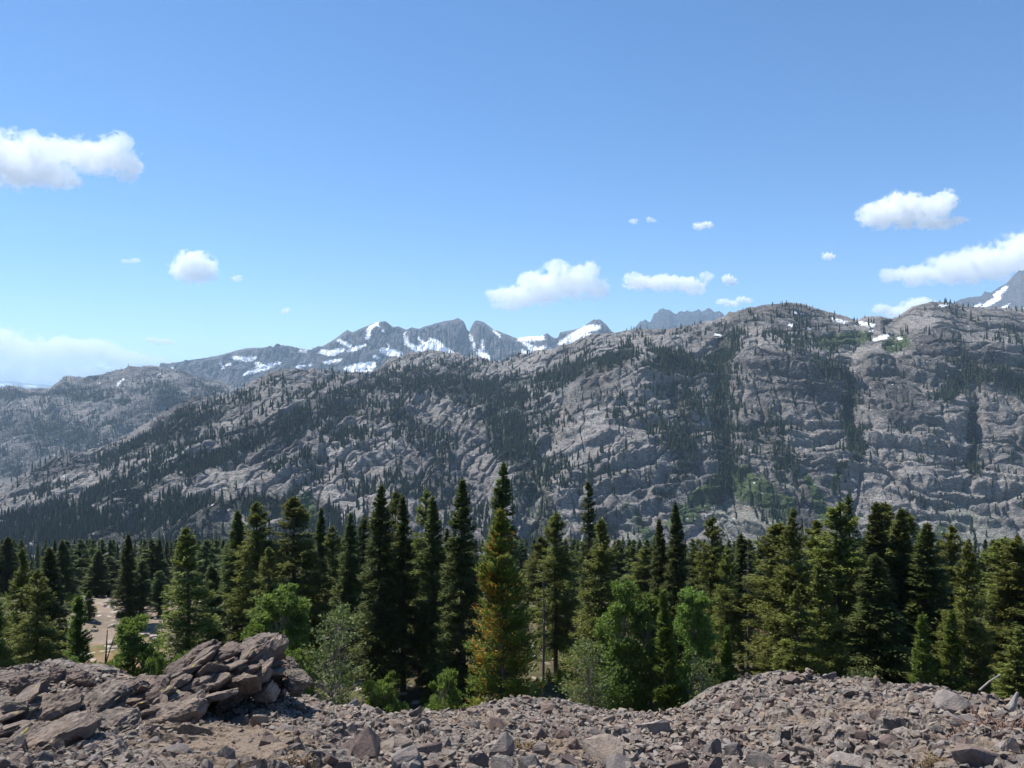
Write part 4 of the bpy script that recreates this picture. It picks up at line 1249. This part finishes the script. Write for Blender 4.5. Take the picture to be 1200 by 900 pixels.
# outcrop of dipping slabs at the left, each a block of its own:  px, py, distance, length, depth, thickness, dip, turn, label
OUT = [
 (52, 866, 5.7, 0.95, 0.5, 0.13, 24, 8, "lowest long brown slab of the outcrop, at the left edge"),
 (30, 846, 6.2, 0.9, 0.5, 0.12, 22, 4, "tilted brown slab second from the bottom at the left edge"),
 (88, 840, 6.5, 0.95, 0.5, 0.13, 22, 10, "long tilted slab just above the lowest one"),
 (122, 852, 6.2, 0.6, 0.4, 0.13, 18, 0, "short slab right of the lowest one with a dark overhang"),
 (135, 826, 7.0, 0.95, 0.5, 0.16, 20, 6, "broad brown slab halfway up the outcrop"),
 (185, 838, 6.7, 0.85, 0.5, 0.20, 14, -6, "flat brown slab at the foot of the outcrop's middle"),
 (190, 812, 7.5, 0.95, 0.55, 0.26, 22, 8, "smooth domed brown block in the outcrop's middle"),
 (232, 797, 7.9, 0.8, 0.6, 0.30, 26, 4, "wide block under the pointed slab of the outcrop"),
 (222, 775, 8.3, 0.78, 0.4, 0.16, 34, 0, "pointed yellow-spotted slab on the outcrop's left shoulder"),
 (262, 790, 7.8, 0.7, 0.6, 0.30, 28, 10, "brown block with a deep shadowed hollow in the outcrop"),
 (262, 768, 8.5, 0.55, 0.5, 0.24, 20, 0, "small rounded block between the pointed slab and the summit"),
 (288, 776, 8.0, 1.05, 0.55, 0.20, 38, 6, "long steep slab leading up to the outcrop's summit"),
 (298, 757, 8.5, 0.62, 0.45, 0.16, 20, 0, "topmost overhanging slab of the outcrop"),
 (268, 806, 7.6, 0.5, 0.4, 0.24, 20, 12, "jagged block at the front foot of the outcrop"),
 (305, 786, 8.2, 0.35, 0.4, 0.30, 10, 0, "dark shaded block under the summit slab"),
 (330, 784, 8.3, 0.32, 0.35, 0.36, -30, 20, "reddish-black upright block right of the summit"),
 (345, 797, 8.2, 0.36, 0.4, 0.22, -25, 0, "dark sloping block at the outcrop's right end"),
 (312, 807, 7.7, 0.26, 0.25, 0.22, 15, 30, "tan pitted boulder at the outcrop's right foot"),
 (300, 800, 8.0, 0.24, 0.3, 0.16, 20, 0, "small grey block wedged behind the tan boulder"),
 (35, 800, 8.0, 0.40, 0.35, 0.30, 10, 20, "dark red-brown boulder on the crest at the left"),
 (10, 797, 8.6, 0.38, 0.35, 0.26, 5, -10, "dark cracked boulder on the crest at the left edge"),
 (58, 792, 8.8, 0.34, 0.3, 0.24, 5, 10, "reddish block on the left crest with a yellow patch behind"),
 (92, 795, 8.8, 0.40, 0.3, 0.18, 12, 0, "flat grey-brown block on the left crest"),
]
for i, (px, py, Y, L1, L2, L3, dip, turn, lab) in enumerate(OUT):
    mat = M_STONE['tan'] if 'tan pitted' in lab else M_STONE['grey'] if 'small grey' in lab else M_OUTCROP
    big = L1 > 0.5
    me = hull_rock(300 + i, (L1, L2, L3), 22 if big else 16, 5 if L1 > 0.7 else 4, 0.135, mat, "boulder")
    x, z = xz(px, py, Y)
    o = link("boulder", me, loc=(x, Y, z - L3 * 0.15))
    o.rotation_euler = (math.radians(8 if big else 0), -math.radians(dip), math.radians(turn + ((i * 37) % 40 - 20)))
    tag(o, lab, "boulder", "blocks of the rock outcrop")
ro = random.Random(12)
for i in range(130):      # thinner plates broken off between the big slabs
    f = ro.random()
    px = -5 + 330 * f + ro.uniform(-12, 12)
    mid = float(curve([(0, 850), (120, 838), (190, 815), (260, 788), (310, 775), (350, 800)], px))
    py = mid + ro.uniform(-26, 26) * (1.0 if px < 300 else 0.6)
    Y = float(curve([(0, 6.0), (190, 7.2), (300, 7.9), (350, 8.0)], px)) + (mid - py) * 0.012 - 0.12
    L = ro.uniform(0.12, 0.46); th = ro.uniform(0.05, 0.12)
    me = hull_rock(400 + i, (L, L * ro.uniform(0.5, 0.9), th), 14, 3, 0.07, M_OUTCROP, "rock_plate")
    x, z = xz(px, py, Y)
    o = link("rock_plate", me, loc=(x, Y, z))
    o.rotation_euler = (ro.uniform(-0.15, 0.2), -math.radians(ro.uniform(4, 46)), ro.uniform(-1.2, 1.2))
    zone = "lower" if px < 130 else "middle" if px < 240 else "upper"
    tag(o, "thin brown rock plate wedged among the %s slabs of the outcrop" % zone, "rock plate", "thin plates in the %s outcrop" % zone)
# buried core that carries the slabs
for (px, py, Y, d, s) in [(110, 874, 7.0, (2.1, 0.9, 0.34), 501), (235, 822, 8.4, (1.7, 0.8, 0.55), 502), (298, 806, 8.6, (0.9, 0.6, 0.5), 503)]:
    x, z = xz(px, py, Y)
    o = link("bedrock", hull_rock(s, d, 24, 4, 0.07, M_OUTCROP, "bedrock"), loc=(x, Y, z))
    o.rotation_euler = (0.1, -math.radians(20), 0.1)
    tag(o, {501: "brown bedrock showing between the lower slabs of the outcrop", 502: "brown bedrock under the outcrop's middle blocks", 503: "dark bedrock under the outcrop's summit"}[s], "bedrock", "blocks of the rock outcrop")

# stones that stand out one by one
KEY = [
 (208, 872, 44, 20, 'grey', 3, "flat grey stone lying alone on the tan gravel"),
 (196, 886, 22, 8, 'tan', 4, "small tan chip in front of the lone flat stone"),
 (430, 822, 48, 30, 'pale', 1, "pale angular block on top of the rubble heap left of centre"),
 (408, 822, 36, 22, 'grey', 2, "grey slab leaning at the left of the pale angular block"),
 (492, 842, 34, 16, 'brown', 5, "dark block with a shadowed hollow, right of the rubble heap"),
 (443, 848, 26, 18, 'tan', 6, "yellow-brown stone below the pale angular block"),
 (420, 876, 56, 30, 'brown', 0, "large brown slab at the bottom left of centre"),
 (475, 886, 52, 30, 'grey', 7, "large grey-brown block at the bottom just left of centre"),
 (500, 872, 50, 24, 'brown', 8, "tilted brown slab behind the bottom grey-brown block"),
 (588, 886, 30, 24, 'pale', 9, "pale pentagonal stone at the bottom centre"),
 (625, 885, 46, 24, 'grey', 10, "wide grey stone right of the pale pentagonal one"),
 (722, 890, 60, 34, 'grey', 11, "large rounded grey block at the bottom right of centre"),
 (767, 852, 48, 26, 'pale', 2, "pale quartz-streaked boulder on the rubble right of centre"),
 (830, 892, 46, 28, 'brown', 5, "pointed brown block at the bottom right of centre"),
 (795, 884, 34, 22, 'brown', 8, "dark squat block left of the pointed brown one"),
 (890, 888, 34, 20, 'grey', 9, "narrow dark slab right of the pointed brown block"),
 (846, 814, 26, 16, 'brown', 3, "rounded brown boulder at the left foot of the right mound"),
 (846, 826, 20, 12, 'grey', 6, "grey cobble just below the boulder at the right mound's foot"),
 (640, 822, 36, 10, 'brown', 0, "low flat slab on the crest at the centre"),
 (1045, 858, 40, 14, 'brown', 10, "flat brown slab with a black gap beneath on the right mound"),
 (1130, 832, 56, 14, 'grey', 4, "dark-edged layered slab near the right end"),
 (1050, 872, 36, 12, 'tan', 7, "tan slab below the one with the black gap"),
 (1108, 820, 60, 10, 'grey', 11, "pale layered slab on the crest right of the mound"),
 (988, 868, 50, 14, 'pale', 1, "pale flat slab low on the right mound"),
 (1150, 885, 70, 30, 'brown', 8, "large shadowed slab in the bottom right part"),
 (998, 792, 30, 10, 'tan', 5, "flat stone on the very top of the right mound"),
 (972, 790, 20, 12, 'grey', 2, "small pointed stone on the left part of the mound's top"),
 (1055, 794, 44, 10, 'tan', 3, "long flat tan stone on the right shoulder of the mound"),
 (930, 794, 34, 12, 'brown', 6, "reddish stone with yellow lichen on the mound's left shoulder"),
]
SMALL = [hull_rock(700 + i, (1.0, random.uniform(0.6, 0.95), random.uniform(0.3, 0.7)), 12 + i % 4, 2, 0.035, None, "stone") for i in range(14)]
MESHES = {}
for k_ in M_STONE:
    for i, m in enumerate(SMALL):
        c = m.copy(); c.materials.append(M_STONE[k_]); MESHES[k_, i] = c


def put_stone(px, py, wpx, hpx, tone, var, lab, group="stones on the ledge", rnd=None):
    r = rnd or random.Random(int(px * 13 + py))
    x, Y = hit_ledge(px, py)
    me = MESHES[tone, var % 14]
    w = wpx / F * Y; h = hpx / F * Y
    o = link("stone", me)
    o.scale = (w, w * r.uniform(0.7, 1.0), max(h * 1.5, w * 0.35) / 0.55)
    o.location = (x, Y, ledge_at(x, Y) + 0.12 * h)
    o.rotation_euler = (r.uniform(-0.3, 0.3), r.uniform(-0.35, 0.25), r.uniform(-0.6, 0.6))
    tag(o, lab, "stone", group)


for k in KEY: put_stone(*k)
zones = [(-10, 130, "at the far left in front of the outcrop"), (130, 260, "on the gravel below the outcrop"), (260, 400, "right of the outcrop's foot"), (400, 520, "on the rubble heap left of centre"),
         (520, 660, "around the bottom centre"), (660, 820, "on the rubble right of centre"), (820, 960, "on the left side of the right mound"), (960, 1090, "on the top and face of the right mound"), (1090, 1215, "near the right end of the ledge")]
rs = random.Random(5)
cnt = 0
pts_used = [(k[0], k[1], k[2]) for k in KEY]
tries = 0
while cnt < 225 and tries < 6000:
    tries += 1
    px = rs.uniform(-10, 1210)
    top = float(curve(CREST, px)) + 3
    py = top + (903 - top) * rs.random() ** 0.8
    if rs.random() < 0.4: px = rs.uniform(380, 960); py = rs.uniform(850, 903)
    dpt = (py - 790) / 110
    w = rs.uniform(10, 20) + 18 * dpt * rs.random() ** 1.5
    if py > 858 and (390 < px < 960 or px > 1120): w = rs.uniform(24, 58)
    x, Y = hit_ledge(px, py)
    if float(sand_amt(np.array([x]), np.array([Y]))[0]) > rs.uniform(0.2, 0.9): continue
    if any(abs(px - a) < (w + c) * 0.36 and abs(py - b) < (w + c) * 0.17 for a, b, c in pts_used): continue
    if px < 340 and py < 905 and py < 900 - 0.35 * px + 40 and px < 330 and py < 850: continue
    tone = rs.choices(['grey', 'brown', 'tan', 'pale'], [5, 4, 1.2, 1.2])[0]
    zn = [z for a, b, z in zones if a <= px < b or (b == 1215 and px >= b)][0]
    size = "small" if w < 16 else "middle-sized" if w < 26 else "large"
    put_stone(px, py, w, w * rs.uniform(0.4, 0.75), tone, rs.randrange(14), "%s angular %s stone %s" % (size, tone, zn), "%s %s stones %s" % (size, tone, zn), rs)
    pts_used.append((px, py, w)); cnt += 1

# rubble: thousands of small chips, one mass
rr = np.random.RandomState(77)
chips = []
for i in range(10):
    m = hull_rock(900 + i, (1.0, 0.75, 0.45), 9)
    v = np.array([p.co[:] for p in m.vertices]); m.calc_loop_triangles()
    f = np.array([t.vertices[:] for t in m.loop_triangles])
    chips.append((v, f)); bpy.data.meshes.remove(m)
Vs = []; Fs = []; off = 0
N = 24000
pxs = rr.uniform(-40, 1240, N)
Ys = 3.9 + (9.4 - 3.9) * rr.rand(N) ** 0.8
xs_ = (pxs - 600) / F * Ys
sa = sand_amt(xs_, Ys)
keep = rr.rand(N) > sa * 0.85
xs_, Ys, sa = xs_[keep], Ys[keep], sa[keep]
zs = ledge_z(xs_, Ys)
sz = (0.020 + 0.085 * rr.rand(len(xs_)) ** 2.0) * (0.75 + Ys / 18) * (1 - 0.5 * sa)
for i in range(len(xs_)):
    v, f = chips[i % 10]
    e = Euler((rr.normal() * 0.4, rr.normal() * 0.4, rr.uniform(0, 6.28))).to_matrix()
    M = np.array(e) * sz[i]
    Vs.append(v @ M.T + [xs_[i], Ys[i], zs[i] + sz[i] * 0.12]); Fs.append(f + off); off += len(v)
me = mesh_np("rubble", np.concatenate(Vs), np.concatenate(Fs), M_RUBBLE)
tag(link("rubble", me), "small broken stone chips strewn all over the ledge", "rubble", kind="stuff")

# dry twiggy bush and a bleached stump at the right end of the ledge
def twigs(px, py, n, s, mat, seed):
    r = np.random.RandomState(seed)
    x, Y = hit_ledge(px, py); z = ledge_at(x, Y)
    P = []
    for i in range(n):
        a = r.uniform(0, 6.28); e = s * r.uniform(0.4, 1)
        b = np.array([r.normal() * s * 0.5, r.normal() * s * 0.3, -0.02])
        k_ = b + np.array([math.cos(a) * e * 0.3, math.sin(a) * e * 0.3, e * 0.6])
        P.append(tube_np([b, k_, k_ + np.array([math.cos(a) * e * 0.4, math.sin(a) * e * 0.4, e * 0.15])], [0.005, 0.004, 0.0015], 3))
    v, q = join_np(P)
    return mesh_np("twigs", v, q, mat), (x, Y, z)
me, loc = twigs(1165, 838, 150, 0.28, M_DRY, 3)
tag(link("dry_bush", me, loc=loc), "low reddish-brown dry twiggy bush near the right end of the ledge", "bush")
M_STRAW = leaf_mat("dry_grass", (0.30, 0.22, 0.12), (0.42, 0.32, 0.18), 0.3)
for (px, py, lab) in [(345, 884, "straw-coloured grass tuft on the gravel below the outcrop"), (398, 892, "straw-coloured grass tuft at the bottom edge left of the large brown slab"),
                      (62, 893, "dry grass tuft among the stones in the bottom left corner"), (615, 862, "small dry grass tuft on the tan patch at the centre"), (250, 822, "orange-tan dry tuft at the front foot of the outcrop"),
                      (1092, 880, "dry grass tuft low on the right mound")]:
    me, loc = twigs(px, py, 60, 0.10, M_STRAW, px)
    tag(link("grass_tuft", me, loc=loc), lab, "grass tuft", "dry grass tufts on the ledge")
x, Y = hit_ledge(1186, 822); z = ledge_at(x, Y)
v, q = join_np([tube_np([(-0.15, 0, -0.05), (0, 0, 0.08), (0.05, 0, 0.20)], [0.05, 0.035, 0.01], 7), tube_np([(0.1, 0, -0.05), (0.14, 0, 0.12)], [0.03, 0.008], 6)])
tag(link("stump", mesh_np("stump", v, q, M_DEAD, True), loc=(x, Y, z)), "bleached splintered stump on the crest at the right end", "stump")
# pale boulders lying on the clearing
rc = random.Random(8)
CB = [hull_rock(1100 + i, (1.6, 1.2, 0.8), 14, 2, 0.04, M_STONE['pale'], "boulder") for i in range(4)]
for k in range(60):
    px = rc.uniform(84, 200); Y = rc.uniform(74, 112); x = (px - 600) / F * Y
    o = link("boulder", CB[k % 4], loc=(x, Y, ground_at(x, Y) + 0.1)); s = rc.uniform(0.25, 0.95); o.scale = (s, s, s); o.rotation_euler = (0, 0, rc.uniform(0, 6))
    tag(o, "pale boulder lying on the stony clearing", "boulder", "pale boulders on the clearing")
